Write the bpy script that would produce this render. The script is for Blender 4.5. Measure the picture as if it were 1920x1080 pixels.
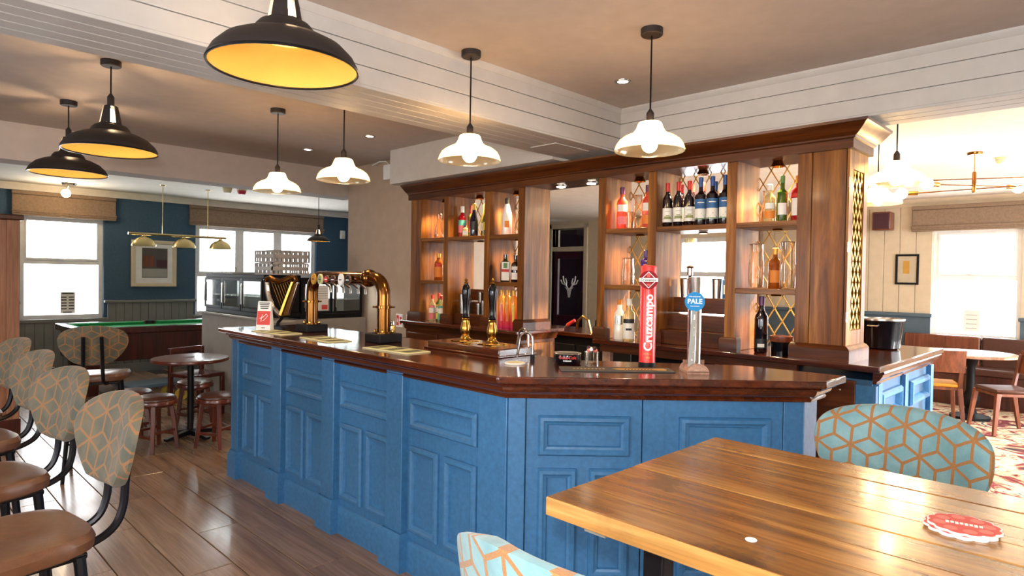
import bpy, bmesh, math, random
from mathutils import Matrix, Vector, Euler
random.seed(7)
SC = bpy.context.scene
for o in list(bpy.data.objects): bpy.data.objects.remove(o)
COL = SC.collection
R = math.radians
PI = math.pi

# ---------------------------------------------------------------- camera
cam_d = bpy.data.cameras.new('camera'); cam = bpy.data.objects.new('camera', cam_d); COL.objects.link(cam)
cam_d.sensor_width = 36; cam_d.lens = 1196.6 / 1920 * 36; cam_d.clip_start = .02
YAW, PIT, ROL = R(45.4156), R(-1.0212), R(.9497)
_f = Vector((math.sin(YAW)*math.cos(PIT), math.cos(YAW)*math.cos(PIT), math.sin(PIT)))
_r = Vector((math.cos(YAW), -math.sin(YAW), 0)); _u = _r.cross(_f)
_c, _s = math.cos(ROL), math.sin(ROL)
rt, up = _c*_r + _s*_u, -_s*_r + _c*_u
M = Matrix((rt, up, -_f)).transposed().to_4x4(); M.translation = (0, 0, 1.55)
cam.matrix_world = M
SC.camera = cam

# ---------------------------------------------------------------- light and exposure
SC.view_settings.view_transform = 'Standard'; SC.view_settings.look = 'None'
SC.view_settings.exposure = 0.5; SC.view_settings.gamma = 1.0; SC.view_settings.use_curve_mapping = False
SC.cycles.use_denoising = True
SC.cycles.max_bounces = 8; SC.cycles.diffuse_bounces = 4; SC.cycles.glossy_bounces = 4
SC.cycles.transparent_max_bounces = 16; SC.cycles.transmission_bounces = 6
SC.cycles.caustics_reflective = False; SC.cycles.caustics_refractive = False
SC.cycles.sample_clamp_indirect = 6.0
W = bpy.data.worlds.new('sky'); SC.world = W; W.use_nodes = True
W.node_tree.nodes['Background'].inputs[0].default_value = (.93, .97, 1, 1)
W.node_tree.nodes['Background'].inputs[1].default_value = 9.0

def area(name, loc, rot, sx, sy, energy=0, color=(1, 1, 1), portal=False):
    d = bpy.data.lights.new(name, 'AREA'); d.shape = 'RECTANGLE'; d.size = sx; d.size_y = sy
    d.energy = energy; d.color = color
    if portal: d.cycles.is_portal = True
    o = bpy.data.objects.new(name, d); COL.objects.link(o); o.location = loc; o.rotation_euler = rot
    return o

# windows: (wall, centre along wall, width, z0, z1)
FARW = [(2.0, 1.0, .84, 2.31), (4.86, 2.14, .84, 2.33)]                # wall y = 11
RIGW = [(1.58, .98, .82, 2.3), (-.4, .9, .82, 2.3), (5.5, 1.1, .82, 2.3)]   # wall x = 10.4
SOUW = [(-1.3, 1.6, .8, 2.3)]   # unseen, added for fill light; wall y = -3
GARW = [(5.8, 2.4, .1, 2.62), (8.4, 2.4, .1, 2.62)]   # unseen glazed doors, enlarged to brighten the carpeted room, wall y = -1.3
LEFW = [(-1.6, 1.6, .8, 2.3), (1.0, 1.6, .8, 2.3), (4.2, 1.4, .8, 2.3)]    # unseen windows put in to light the bar; wall x = -2.6
for c, w, a, b in FARW: area('window_portal', (c, 11.12, (a+b)/2), (R(-90), 0, 0), w, b-a, portal=True)
for c, w, a, b in RIGW: area('window_portal', (10.52, c, (a+b)/2), (R(90), 0, R(90)), w, b-a, portal=True)
for c, w, a, b in SOUW: area('window_portal', (c, -3.12, (a+b)/2), (R(90), 0, 0), w, b-a, portal=True)
for c, w, a, b in GARW: area('window_portal', (c, -1.42, (a+b)/2), (R(90), 0, 0), w, b-a, portal=True)
for c, w, a, b in LEFW: area('window_portal', (-2.72, c, (a+b)/2), (R(90), 0, R(-90)), w, b-a, portal=True)
sn_ = bpy.data.lights.new('low_sun', 'SUN'); sn_.energy = 7; sn_.angle = R(1.2); sn_.color = (1, .95, .88)
sno = bpy.data.objects.new('low_sun', sn_); COL.objects.link(sno); sno.rotation_euler = Vector((-.27, .94, -.2)).to_track_quat('-Z', 'Y').to_euler()
fl = bpy.data.lights.new('camera_flash', 'POINT'); fl.energy = 105; fl.shadow_soft_size = .03; fl.color = (1, .97, .93)
flo = bpy.data.objects.new('camera_flash', fl); COL.objects.link(flo); flo.location = (-.06, .0, 1.68)

# ---------------------------------------------------------------- node helpers
class S:
    nt = None
    def __init__(s, k): s.k = k
    @staticmethod
    def op(o, *a):
        n = S.nt.nodes.new('ShaderNodeMath'); n.operation = o
        for i, x in enumerate(a):
            if isinstance(x, S): S.nt.links.new(x.k, n.inputs[i])
            else: n.inputs[i].default_value = x
        return S(n.outputs[0])
    def __add__(s, o): return S.op('ADD', s, o)
    def __sub__(s, o): return S.op('SUBTRACT', s, o)
    def __mul__(s, o): return S.op('MULTIPLY', s, o)
    def __truediv__(s, o): return S.op('DIVIDE', s, o)
    def abs(s): return S.op('ABSOLUTE', s)
    def lt(s, o): return S.op('LESS_THAN', s, o)
    def gt(s, o): return S.op('GREATER_THAN', s, o)
    def fmod(s, o): return S.op('FLOORED_MODULO', s, o)
def smax(a, b): return S.op('MAXIMUM', a, b)
def smin(a, b): return S.op('MINIMUM', a, b)

def srgb(c):
    if isinstance(c, str): c = [int(c[i:i+2], 16)/255 for i in (0, 2, 4)]
    return tuple((x/12.92 if x <= .04045 else ((x+.055)/1.055)**2.4) for x in c) + (1,)

MATS = {}
def base(name):
    m = bpy.data.materials.new(name); m.use_nodes = True; MATS[name] = m
    nt = m.node_tree; S.nt = nt
    return m, nt, nt.nodes['Principled BSDF']
def link(nt, a, b): nt.links.new(a, b)
def coords(nt, scale=(1, 1, 1), rnd=True):
    tc = nt.nodes.new('ShaderNodeTexCoord')
    mp = nt.nodes.new('ShaderNodeMapping'); mp.inputs['Scale'].default_value = scale
    if rnd:
        oi = nt.nodes.new('ShaderNodeObjectInfo')
        mu = nt.nodes.new('ShaderNodeVectorMath'); mu.operation = 'MULTIPLY_ADD'
        cx = nt.nodes.new('ShaderNodeCombineXYZ')
        for i in range(3): link(nt, oi.outputs['Random'], cx.inputs[i])
        mu.inputs[1].default_value = (13, 17, 11)
        link(nt, cx.outputs[0], mu.inputs[0]); link(nt, tc.outputs['Object'], mu.inputs[2])
        link(nt, mu.outputs[0], mp.inputs[0])
    else: link(nt, tc.outputs['Object'], mp.inputs[0])
    return mp.outputs[0]
def noise(nt, v, sc, det=3, rough=.55, dist=0):
    n = nt.nodes.new('ShaderNodeTexNoise'); link(nt, v, n.inputs['Vector'])
    n.inputs['Scale'].default_value = sc; n.inputs['Detail'].default_value = det
    n.inputs['Roughness'].default_value = rough; n.inputs['Distortion'].default_value = dist
    return n.outputs['Fac']
def ramp(nt, f, stops):
    r = nt.nodes.new('ShaderNodeValToRGB'); e = r.color_ramp.elements
    while len(e) < len(stops): e.new(.5)
    for x, (p, c) in zip(e, stops): x.position = p; x.color = srgb(c) if not isinstance(c, tuple) else c
    link(nt, f, r.inputs[0]); return r.outputs[0]
def mixc(nt, f, a, b, mode='MIX'):
    n = nt.nodes.new('ShaderNodeMix'); n.data_type = 'RGBA'; n.blend_type = mode
    for sock, x in ((n.inputs[0], f), (n.inputs[6], a), (n.inputs[7], b)):
        if hasattr(x, 'is_linked'): link(nt, x, sock)
        elif isinstance(x, S): link(nt, x.k, sock)
        else: sock.default_value = x
    return n.outputs[2]
def bump(nt, p, h, st=.2, d=.01):
    b = nt.nodes.new('ShaderNodeBump'); b.inputs['Strength'].default_value = st; b.inputs['Distance'].default_value = d
    link(nt, h, b.inputs['Height']); link(nt, b.outputs[0], p.inputs['Normal'])

def mat(name, col, rough=.5, metal=0, spec=.5, coat=0, grain=0, trans=0, emit=None, es=0, sheen=0):
    m, nt, p = base(name)
    p.inputs['Base Color'].default_value = srgb(col); p.inputs['Roughness'].default_value = rough
    p.inputs['Metallic'].default_value = metal; p.inputs['Specular IOR Level'].default_value = spec
    p.inputs['Coat Weight'].default_value = coat; p.inputs['Coat Roughness'].default_value = .08
    p.inputs['Transmission Weight'].default_value = trans; p.inputs['Sheen Weight'].default_value = sheen
    if emit: p.inputs['Emission Color'].default_value = srgb(emit); p.inputs['Emission Strength'].default_value = es
    v = coords(nt, rnd=False); f = noise(nt, v, 40 if grain else 9, 4)
    c = srgb(col); k = .16 if grain else .05
    link(nt, ramp(nt, f, [(.3, tuple(x*(1-k) for x in c[:3])+(1,)), (.7, tuple(min(1, x*(1+k)) for x in c[:3])+(1,))]), p.inputs['Base Color'])
    if grain: bump(nt, p, noise(nt, v, grain, 4), .25, .002)
    return m

def wood(name, dark, mid, light, axis, rough=.35, coat=0, vary=.25, fine=1.0, wear=0, spec=.5):
    """stained timber, grain running along the given axis of the piece"""
    m, nt, p = base(name)
    sc = [14*fine, 14*fine, 14*fine]; sc['xyz'.index(axis)] = 1.0*fine
    v = coords(nt, tuple(sc))
    f = noise(nt, v, 1.0, 5, .6, .8)
    sc2 = [90*fine]*3; sc2['xyz'.index(axis)] = 4*fine
    f2 = noise(nt, coords(nt, tuple(sc2)), 1.0, 3, .6)
    c = ramp(nt, f, [(.28, dark), (.5, mid), (.74, light)])
    c = mixc(nt, .35, c, ramp(nt, f2, [(.35, (.25, .22, .2, 1)), (.6, (1, 1, 1, 1))]), 'MULTIPLY')
    oi = nt.nodes.new('ShaderNodeObjectInfo')
    c = mixc(nt, 1.0, c, ramp(nt, oi.outputs['Random'], [(0, (1-vary,)*3+(1,)), (1, (1,)*3+(1,))]), 'MULTIPLY')
    if wear:
        w = noise(nt, coords(nt, (2.2, 1.2, 2)), 1.6, 6, .7)
        c = mixc(nt, ramp(nt, w, [(.56, (0, 0, 0, 1)), (.7, (wear,)*3+(1,))]), c, srgb('2a1a0e'))
    link(nt, c, p.inputs['Base Color'])
    p.inputs['Roughness'].default_value = rough; p.inputs['Coat Weight'].default_value = coat; p.inputs['Coat Roughness'].default_value = .12
    p.inputs['Specular IOR Level'].default_value = spec
    bump(nt, p, f2, .12, .002)
    return m

def clearglass(name, tint='ffffff', alpha=.8, gloss=.25, rough=.03, body=None, ba=0):
    """thin clear glass: mostly see-through with a sharp surface reflection, and a share of body colour"""
    m, nt, p = base(name); out = nt.nodes['Material Output']; nt.nodes.remove(p)
    t = nt.nodes.new('ShaderNodeBsdfTransparent'); t.inputs[0].default_value = srgb(tint)
    g = nt.nodes.new('ShaderNodeBsdfGlossy'); g.inputs['Roughness'].default_value = rough
    lw = nt.nodes.new('ShaderNodeLayerWeight'); lw.inputs[0].default_value = gloss
    mx = nt.nodes.new('ShaderNodeMixShader')
    link(nt, lw.outputs['Facing'], mx.inputs[0]); link(nt, t.outputs[0], mx.inputs[1]); link(nt, g.outputs[0], mx.inputs[2])
    last = mx.outputs[0]
    if body:
        d = nt.nodes.new('ShaderNodeBsdfPrincipled'); d.inputs['Base Color'].default_value = srgb(body); d.inputs['Roughness'].default_value = .12
        m2 = nt.nodes.new('ShaderNodeMixShader'); m2.inputs[0].default_value = ba
        link(nt, last, m2.inputs[1]); link(nt, d.outputs[0], m2.inputs[2]); last = m2.outputs[0]
    link(nt, last, out.inputs[0]); return m

def emis(name, col, st):
    m, nt, p = base(name)
    p.inputs['Base Color'].default_value = srgb(col); p.inputs['Emission Color'].default_value = srgb(col); p.inputs['Emission Strength'].default_value = st
    return m

def fabric(name, ground, ground2, line, line2, cell, lw):
    """velvet woven with hexagons split into cubes"""
    m, nt, p = base(name)
    tc = nt.nodes.new('ShaderNodeTexCoord'); sx = nt.nodes.new('ShaderNodeSeparateXYZ')
    link(nt, tc.outputs['Object'], sx.inputs[0])
    w = noise(nt, tc.outputs['Object'], 9, 2)
    X = S(sx.outputs['Y'])*(1/cell) + S(w)*.10; Y = S(sx.outputs['Z'])*(1/cell) + S(w)*.10
    rx, ry = 1.0, 3**.5
    ax_, ay_ = X.fmod(rx) - rx/2, Y.fmod(ry) - ry/2
    bx_, by_ = (X - rx/2).fmod(rx) - rx/2, (Y - ry/2).fmod(ry) - ry/2
    sel = (ax_*ax_ + ay_*ay_).lt(bx_*bx_ + by_*by_)
    inv = S.op('SUBTRACT', 1.0, sel)
    gx, gy = ax_*sel + bx_*inv, ay_*sel + by_*inv
    hexd = smax(gx.abs(), gx.abs()*.5 + gy.abs()*(3**.5/2))
    edge = hexd.gt(.5 - lw*.5)
    sp = None
    for a in (90, 210, 330):
        c, s_ = math.cos(R(a)), math.sin(R(a))
        q = (gx*s_ - gy*c).abs().lt(lw*.5)*((gx*c + gy*s_).gt(0))
        sp = q if sp is None else smax(sp, q)
    pat = smax(edge, sp)
    n2 = noise(nt, tc.outputs['Object'], 260, 2); n3 = noise(nt, tc.outputs['Object'], 14, 4)
    g = mixc(nt, ramp(nt, n3, [(.35, (0, 0, 0, 1)), (.65, (1, 1, 1, 1))]), srgb(ground), srgb(ground2))
    l = mixc(nt, n2, srgb(line), srgb(line2))
    link(nt, mixc(nt, pat, g, l), p.inputs['Base Color'])
    p.inputs['Roughness'].default_value = .75; p.inputs['Sheen Weight'].default_value = .12
    bump(nt, p, n2, .3, .002)
    return m

# ---------------------------------------------------------------- mesh helpers
class MB:
    def __init__(s, M=None): s.v = []; s.f = []; s.M = M
    def add(s, vs, fs):
        b = len(s.v)
        s.v += [tuple(s.M @ Vector(v)) for v in vs] if s.M else [tuple(v) for v in vs]
        s.f += [[b+i for i in f] for f in fs]; return s
    def box(s, x0, x1, y0, y1, z0, z1):
        v = [(x, y, z) for z in (z0, z1) for y in (y0, y1) for x in (x0, x1)]
        return s.add(v, [(0, 2, 3, 1), (4, 5, 7, 6), (0, 1, 5, 4), (1, 3, 7, 5), (3, 2, 6, 7), (2, 0, 4, 6)])
    def hexa(s, v): return s.add(v, [(0, 2, 3, 1), (4, 5, 7, 6), (0, 1, 5, 4), (1, 3, 7, 5), (3, 2, 6, 7), (2, 0, 4, 6)])
    def bar(s, a, b, w, t, up=(0, 0, 1), w2=None, t2=None):
        """tapering rectangular bar from a to b"""
        a, b = Vector(a), Vector(b); d = (b-a).normalized(); u = Vector(up)
        x = d.cross(u)
        if x.length < 1e-4: x = d.cross(Vector((1, 0, 0)))
        x.normalize(); y = x.cross(d); w2 = w2 or w; t2 = t2 or t; v = []
        for p, ww, tt in ((a, w, t), (b, w2, t2)):
            for sy in (-1, 1):
                for sx in (-1, 1): v.append(p + x*sx*ww/2 + y*sy*tt/2)
        return s.add(v, [(0, 2, 3, 1), (4, 5, 7, 6), (0, 1, 5, 4), (1, 3, 7, 5), (3, 2, 6, 7), (2, 0, 4, 6)])
    def prism(s, poly, z0, z1):
        n = len(poly)
        if sum(poly[i][0]*poly[(i+1) % n][1]-poly[(i+1) % n][0]*poly[i][1] for i in range(n)) < 0: poly = poly[::-1]
        v = [(x, y, z0) for x, y in poly] + [(x, y, z1) for x, y in poly]
        return s.add(v, [list(range(n))[::-1], list(range(n, 2*n))] + [(i, (i+1) % n, n+(i+1) % n, n+i) for i in range(n)])
    def lathe(s, prof, c=(0, 0, 0), n=20, a0=0, a1=2*PI, ex=None, cap=True):
        """profile (radius, z); ex > 2 squares the section off"""
        full = abs(a1-a0-2*PI) < 1e-6; k = n if full else n+1; v = []; f = []
        def pt(r, a):
            ca, sa = math.cos(a), math.sin(a)
            if ex: q = (abs(ca)**ex+abs(sa)**ex)**(1/ex); return r*ca/q, r*sa/q
            return r*ca, r*sa
        for r, z in prof:
            for i in range(k):
                x, y = pt(r, a0+(a1-a0)*i/n); v.append((c[0]+x, c[1]+y, c[2]+z))
        for j in range(len(prof)-1):
            for i in range(n):
                a, b = j*k+i, j*k+(i+1) % k
                f.append((a, b, b+k, a+k))
        if full and cap:
            if prof[0][0] > 1e-5: f.append(list(range(k))[::-1])
            if prof[-1][0] > 1e-5: f.append([(len(prof)-1)*k+i for i in range(k)])
        return s.add(v, f)
    def disc(s, c, r, h, n=20, nrm=(0, 0, 1), r2=None):
        q = Vector(nrm).to_track_quat('Z', 'Y').to_matrix(); c = Vector(c); v = []
        for z, rr in ((0, r), (h, r if r2 is None else r2)):
            for i in range(n):
                a = 2*PI*i/n; v.append(c + q @ Vector((rr*math.cos(a), rr*math.sin(a), z)))
        return s.add(v, [list(range(n))[::-1], list(range(n, 2*n))] + [(i, (i+1) % n, n+(i+1) % n, n+i) for i in range(n)])
    def tube(s, pts, r, n=8, r2=None, close=False):
        pts = [Vector(p) for p in pts]; m = len(pts); v = []; f = []; prev = None
        for i, p in enumerate(pts):
            d = (pts[(i+1) % m] - pts[i-1]) if close else (pts[min(i+1, m-1)] - pts[max(i-1, 0)])
            d.normalize()
            if prev is None:
                u = d.cross(Vector((0, 0, 1)))
                if u.length < 1e-3: u = d.cross(Vector((1, 0, 0)))
            else: u = prev - d*prev.dot(d)
            u.normalize(); prev = u; w = d.cross(u)
            rr = r if r2 is None else r+(r2-r)*i/(m-1)
            if isinstance(r, (list, tuple)): rr = r[i]
            for k in range(n):
                a = 2*PI*k/n; v.append(p + u*rr*math.cos(a) + w*rr*math.sin(a))
        for i in range(m if close else m-1):
            for k in range(n):
                a, b = i*n+k, i*n+(k+1) % n; j = ((i+1) % m)*n
                f.append((a, b, j+(k+1) % n, j+k))
        if not close: f += [list(range(n))[::-1], [(m-1)*n+k for k in range(n)]]
        return s.add(v, f)
    def sweep(s, path, prof, caps=True):
        """profile (out, z) run along a horizontal path with mitred corners; out is to the right of travel"""
        P = [Vector((x, y)) for x, y in path]; m = len(P); v = []; k = len(prof)
        for i in range(m):
            ns = []
            for a, b in ((i-1, i), (i, i+1)):
                if a < 0 or b >= m: continue
                d = (P[b]-P[a]).normalized(); ns.append(Vector((d.y, -d.x)))
            n = sum(ns, Vector((0, 0))); n.normalize(); n /= n.dot(ns[0])
            for o, z in prof: v.append((P[i].x+n.x*o, P[i].y+n.y*o, z))
        f = [(i*k+j, i*k+(j+1) % k, (i+1)*k+(j+1) % k, (i+1)*k+j) for i in range(m-1) for j in range(k)]
        if caps: f += [list(range(k)), [(m-1)*k+j for j in range(k)][::-1]]
        return s.add(v, f)
    def ring(s, u0, u1, v0, v1, prof):
        """mitred picture-frame moulding in the local x-z plane, rising towards -y; prof = (inset, height)"""
        vs = []; f = []
        for i, h in prof:
            vs += [(u0+i, -h, v0+i), (u1-i, -h, v0+i), (u1-i, -h, v1-i), (u0+i, -h, v1-i)]
        for j in range(len(prof)-1):
            for k in range(4):
                a, b = j*4+k, j*4+(k+1) % 4; f.append((a, b, b+4, a+4))
        return s.add(vs, f)
    def ball(s, c, r, n=12, m=8, sc=(1, 1, 1)):
        v = [(c[0], c[1], c[2]-r*sc[2])]; f = []
        for j in range(1, m):
            t = -PI/2+PI*j/m
            for i in range(n):
                a = 2*PI*i/n; v.append((c[0]+r*sc[0]*math.cos(t)*math.cos(a), c[1]+r*sc[1]*math.cos(t)*math.sin(a), c[2]+r*sc[2]*math.sin(t)))
        v.append((c[0], c[1], c[2]+r*sc[2])); L = len(v)-1
        for i in range(n):
            f.append((0, 1+(i+1) % n, 1+i)); f.append((L, L-n+i, L-n+(i+1) % n))
            for j in range(m-2):
                a, b = 1+j*n+i, 1+j*n+(i+1) % n; f.append((a, b, b+n, a+n))
        return s.add(v, f)
    def build(s, name, m, parent=None, bevel=0, ang=35, seg=2, fix=True, loc=None):
        me = bpy.data.meshes.new(name); me.from_pydata(s.v, [], s.f)
        if fix:
            b = bmesh.new(); b.from_mesh(me); bmesh.ops.recalc_face_normals(b, faces=b.faces); b.to_mesh(me); b.free()
        me.materials.append(MATS[m] if isinstance(m, str) else m)
        me.polygons.foreach_set('use_smooth', [True]*len(me.polygons)); me.set_sharp_from_angle(angle=R(ang))
        o = bpy.data.objects.new(name, me); COL.objects.link(o)
        if parent: o.parent = parent
        if loc: o.location = loc
        if bevel:
            md = o.modifiers.new('edge', 'BEVEL'); md.width = bevel; md.segments = seg; md.limit_method = 'ANGLE'; md.angle_limit = R(40)
            md.harden_normals = False
        return o

def smooth(pts, k=5):
    P_ = [Vector(p) for p in pts]; P_ = [P_[0]*2-P_[1]]+P_+[P_[-1]*2-P_[-2]]; out = []
    for i in range(1, len(P_)-2):
        a, b, c, d = P_[i-1:i+3]
        for j in range(k):
            t = j/k; out.append(.5*((2*b)+(c-a)*t+(2*a-5*b+4*c-d)*t*t+(3*b-a-3*c+d)*t**3))
    return out+[P_[-2]]
def tag(o, label, cat, group=None, kind=None):
    o['label'] = label; o['category'] = cat
    if group: o['group'] = group
    if kind: o['kind'] = kind
    return o
def thing(name, label, cat, loc=(0, 0, 0), rz=0, group=None):
    o = bpy.data.objects.new(name, None); COL.objects.link(o); o.location = loc; o.rotation_euler = (0, 0, rz)
    o.empty_display_size = .1
    return tag(o, label, cat, group)
def struct(o, label=None):
    o['kind'] = 'structure'
    if label: o['label'] = label
    return o
def dup(root, loc, rz=0, label=None, scale=None):
    def cp(o, par):
        c = o.copy(); COL.objects.link(c)
        if par: c.parent = par
        for ch in kids.get(o.name, []): cp(ch, c)
        return c
    kids = {}
    def walk(o):
        kids[o.name] = list(o.children)
        for ch in o.children: walk(ch)
    walk(root)
    r = cp(root, None); r.location = loc; r.rotation_euler = (0, 0, rz)
    if label: r['label'] = label
    if scale: r.scale = (scale,)*3
    return r
def T(x, y, z, rz=0): return Matrix.Translation((x, y, z)) @ Matrix.Rotation(rz, 4, 'Z')

FONTCACHE = {}
def text_mesh(txt, size, bold=0.0, cuts=0, spacing=1.0):
    """lettering as triangles in the x-y plane, centred"""
    cu = bpy.data.curves.new('txt', 'FONT'); cu.body = txt; cu.size = size; cu.align_x = 'CENTER'; cu.align_y = 'CENTER'; cu.offset = bold
    cu.space_character = spacing; cu.resolution_u = 3
    ob = bpy.data.objects.new('txt', cu); COL.objects.link(ob)
    dg = bpy.context.evaluated_depsgraph_get(); me = bpy.data.meshes.new_from_object(ob.evaluated_get(dg))
    b = bmesh.new(); b.from_mesh(me)
    if cuts:
        bmesh.ops.triangulate(b, faces=b.faces)
        for _ in range(cuts):
            es = [e for e in b.edges if e.calc_length() > size*.16]
            if es: bmesh.ops.subdivide_edges(b, edges=es, cuts=1); bmesh.ops.triangulate(b, faces=b.faces)
    b.verts.index_update()
    vs = [tuple(v.co) for v in b.verts]; fs = [[v.index for v in f.verts] for f in b.faces]; b.free()
    COL.objects.unlink(ob); bpy.data.objects.remove(ob); bpy.data.curves.remove(cu); bpy.data.meshes.remove(me)
    return vs, fs
def lettering(name, txt, size, m, parent, fn, bold=0, cuts=0, spacing=1.0):
    vs, fs = text_mesh(txt, size, bold, cuts, spacing); mb = MB(); mb.add([fn(v) for v in vs], fs)
    return mb.build(name, m, parent, fix=False)

# ---------------------------------------------------------------- materials
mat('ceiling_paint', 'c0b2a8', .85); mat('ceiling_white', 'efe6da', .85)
mat('beam_paint', 'bfbab5', .55, grain=0); mat('tan_wall', 'b09a86', .8); mat('grey_wall', '9a948c', .75)
mat('navy_wall', '37536a', .75, grain=50); mat('dado_grey', '767a76', .55); mat('dado_blue', '4d5e6b', .6); mat('cream_board', 'd3c0a4', .6)
mat('plain_wall', 'cdbfae', .8); mat('white_upvc', 'f2f2f2', .3); mat('blind', '8a735f', .9, grain=120); mat('curtain', 'b08a55', .9)
mat('bar_blue', '3a709f', .38, grain=30, coat=.1); mat('bar_blue_dark', '34597a', .4, grain=30)
wood('bar_top', '2b0f05', '51200b', '6d3012', 'y', .16, .7, .1); wood('bar_top_x', '2b0f05', '51200b', '6d3012', 'x', .16, .7, .1)
wood('oak', '422006', '844d17', 'b0772f', 'z', .4, .08, .2, spec=.3); wood('oak_h', '432207', '7d4a1a', 'a06a2c', 'y', .4, .1, .2, spec=.3)
wood('oak_dark', '2e1204', '52270c', '6c3913', 'y', .35, .15, .1, spec=.35); wood('mahogany', '2a0d08', '4b1a10', '63281a', 'z', .3, .35, .15)
wood('stool_wood', '3a130a', '622817', '7d3a22', 'z', .3, .3, .15); wood('plank_table', '5a3412', '98622a', 'bd8842', 'y', .27, .25, .3, 1.0, .85)
wood('table_edge', '8a5a28', 'c08a48', 'e0b26e', 'y', .4, .1, .1, 1, .4)
wood('floor_plank', '86674f', '9e7d63', 'b39278', 'y', .27, .2, .25, .8); wood('brown_panel', '8a5a40', 'a06e50', 'b0805f', 'z', .5, 0, .1)
wood('chair_wood', '4f2514', '7a3f24', '96553a', 'z', .35, .2, .15); wood('pale_wood', '9a6a50', 'c79a80', 'dcb59d', 'x', .4, .1, .1)
mat('floor_base', '2f2018', .6); mat('black_metal', '17151a', .35, .6); mat('black', '0d0c0f', .55, spec=.25); mat('lamp_black', '241d1d', .55, .2)
mat('lamp_gold', 'd9ae58', .3, .35, grain=0); mat('brass', 'b98a3e', .2, 1); mat('old_brass', '7d5228', .2, 1); mat('pale_brass', 'd9c48c', .25, 1); mat('lattice_gold', 'b5883c', .35, .8)
mat('gold_lattice', 'd8a53c', .3, .9); mat('chrome', 'd6d4d6', .1, 1); mat('steel', 'bcb6ae', .25, 1); mat('white_plastic', 'e8e6e2', .4); mat('cream_plastic', 'e4d6ae', .5)
mat('crate_grey', 'a9a39d', .55); mat('leather', '63402a', .32, grain=200); mat('leather_dark', '4a281c', .35, grain=150); mat('mustard', 'c98a22', .5, grain=150)
mat('white_print', 'f3f1ee', .6); mat('black_print', '141214', .6); mat('red_print', 'd23a30', .5); mat('cruz_red', 'e03530', .3, coat=.4)
mat('badge_red', '8f1018', .6, spec=.2); mat('badge_blue', '2688c4', .6, spec=.2); mat('gold_print', 'd6a24a', .45, .4); mat('mat_cream', 'd9d2a4', .7); mat('mat_green', '8f9460', .7)
mat('coaster_red', 'd04a44', .6); mat('coaster_light', 'e0776d', .6); mat('runner', '4a4640', .7); mat('ceramic', 'f0e8d8', .3); mat('baize', '0f8a4a', .9, grain=200); mat('pocket', '0a0a0a', .6)
mat('maroon', '3c0e1c', .35); mat('etched', 'd8d4d0', .5); mat('yellow_tyre', 'd9b84a', .5); mat('grey_print', 'a9a7a0', .6); mat('picture_dark', '4f4a46', .6); mat('paper', 'efece4', .8)
mat('frame_cream', 'cfbfa4', .5); mat('handle_black', '08070c', .14, spec=.35); mat('fire_red', 'b3203a', .4)
emis('bulb', 'ffd9a8', 150); emis('spot_lens', 'fff0d6', 22); emis('bulb_far', 'ffe0b0', 90)
clearglass('pane', 'ffffff', gloss=.12); clearglass('glass', 'fdf7ee', gloss=.45); clearglass('glass_green', 'b9d29a', gloss=.4); clearglass('display_glass', 'f4f8f6', gloss=.12, body='dfe6e2', ba=.05); emis('fridge_tube', 'f2fbff', 110)
m, nt, p = base('cream_glass'); out = nt.nodes['Material Output']
tr = nt.nodes.new('ShaderNodeBsdfTranslucent'); tr.inputs[0].default_value = srgb('ffe7b4'); tp = nt.nodes.new('ShaderNodeBsdfTransparent'); tp.inputs[0].default_value = srgb('fff0cf')
gl = nt.nodes.new('ShaderNodeBsdfGlossy'); gl.inputs['Roughness'].default_value = .12
a = nt.nodes.new('ShaderNodeMixShader'); a.inputs[0].default_value = .28; link(nt, tr.outputs[0], a.inputs[1]); link(nt, tp.outputs[0], a.inputs[2])
b = nt.nodes.new('ShaderNodeMixShader'); lw = nt.nodes.new('ShaderNodeLayerWeight'); lw.inputs[0].default_value = .25
link(nt, lw.outputs['Facing'], b.inputs[0]); link(nt, a.outputs[0], b.inputs[1]); link(nt, gl.outputs[0], b.inputs[2]); link(nt, b.outputs[0], out.inputs[0])
fabric('velvet', '5f878f', '769ba1', '7c4e2a', 'a1743f', .1, .09)
fabric('velvet_backlit', '4b4d42', '655c49', '7c5430', '93693f', .108, .075)  # same cloth as velvet, its backlit brown look put into the colours
m, nt, p = base('carpet_weave')
v = coords(nt, (1, 1, 1), False)
vo = nt.nodes.new('ShaderNodeTexVoronoi'); vo.inputs['Scale'].default_value = 5; n1 = noise(nt, v, 3, 3, .6, 2.5); link(nt, v, vo.inputs['Vector'])
c = ramp(nt, n1, [(.3, '23262f'), (.42, '8a1f2c'), (.5, 'd3bd97'), (.58, 'e6d6ba'), (.66, '3a5a60'), (.75, '7a2230')])
link(nt, c, p.inputs['Base Color']); p.inputs['Roughness'].default_value = .9
bump(nt, p, noise(nt, v, 300, 2), .3, .003)

# ---------------------------------------------------------------- the setting
def wall_y(name, y0, y1, x0, x1, z1, holes, m):
    """wall running along x, with window or door openings (centre, width, z0, z1)"""
    mb = MB(); x = x0
    for c, w, a, b in sorted(holes):
        mb.box(x, c-w/2, y0, y1, 0, z1); mb.box(c-w/2, c+w/2, y0, y1, 0, a) if a > 0 else 0; mb.box(c-w/2, c+w/2, y0, y1, b, z1); x = c+w/2
    mb.box(x, x1, y0, y1, 0, z1); return struct(mb.build(name, m))
def wall_x(name, x0, x1, y0, y1, z1, holes, m):
    mb = MB(); y = y0
    for c, w, a, b in sorted(holes):
        mb.box(x0, x1, y, c-w/2, 0, z1); mb.box(x0, x1, c-w/2, c+w/2, 0, a) if a > 0 else 0; mb.box(x0, x1, c-w/2, c+w/2, b, z1); y = c+w/2
    mb.box(x0, x1, y, y1, 0, z1); return struct(mb.build(name, m))

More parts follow.
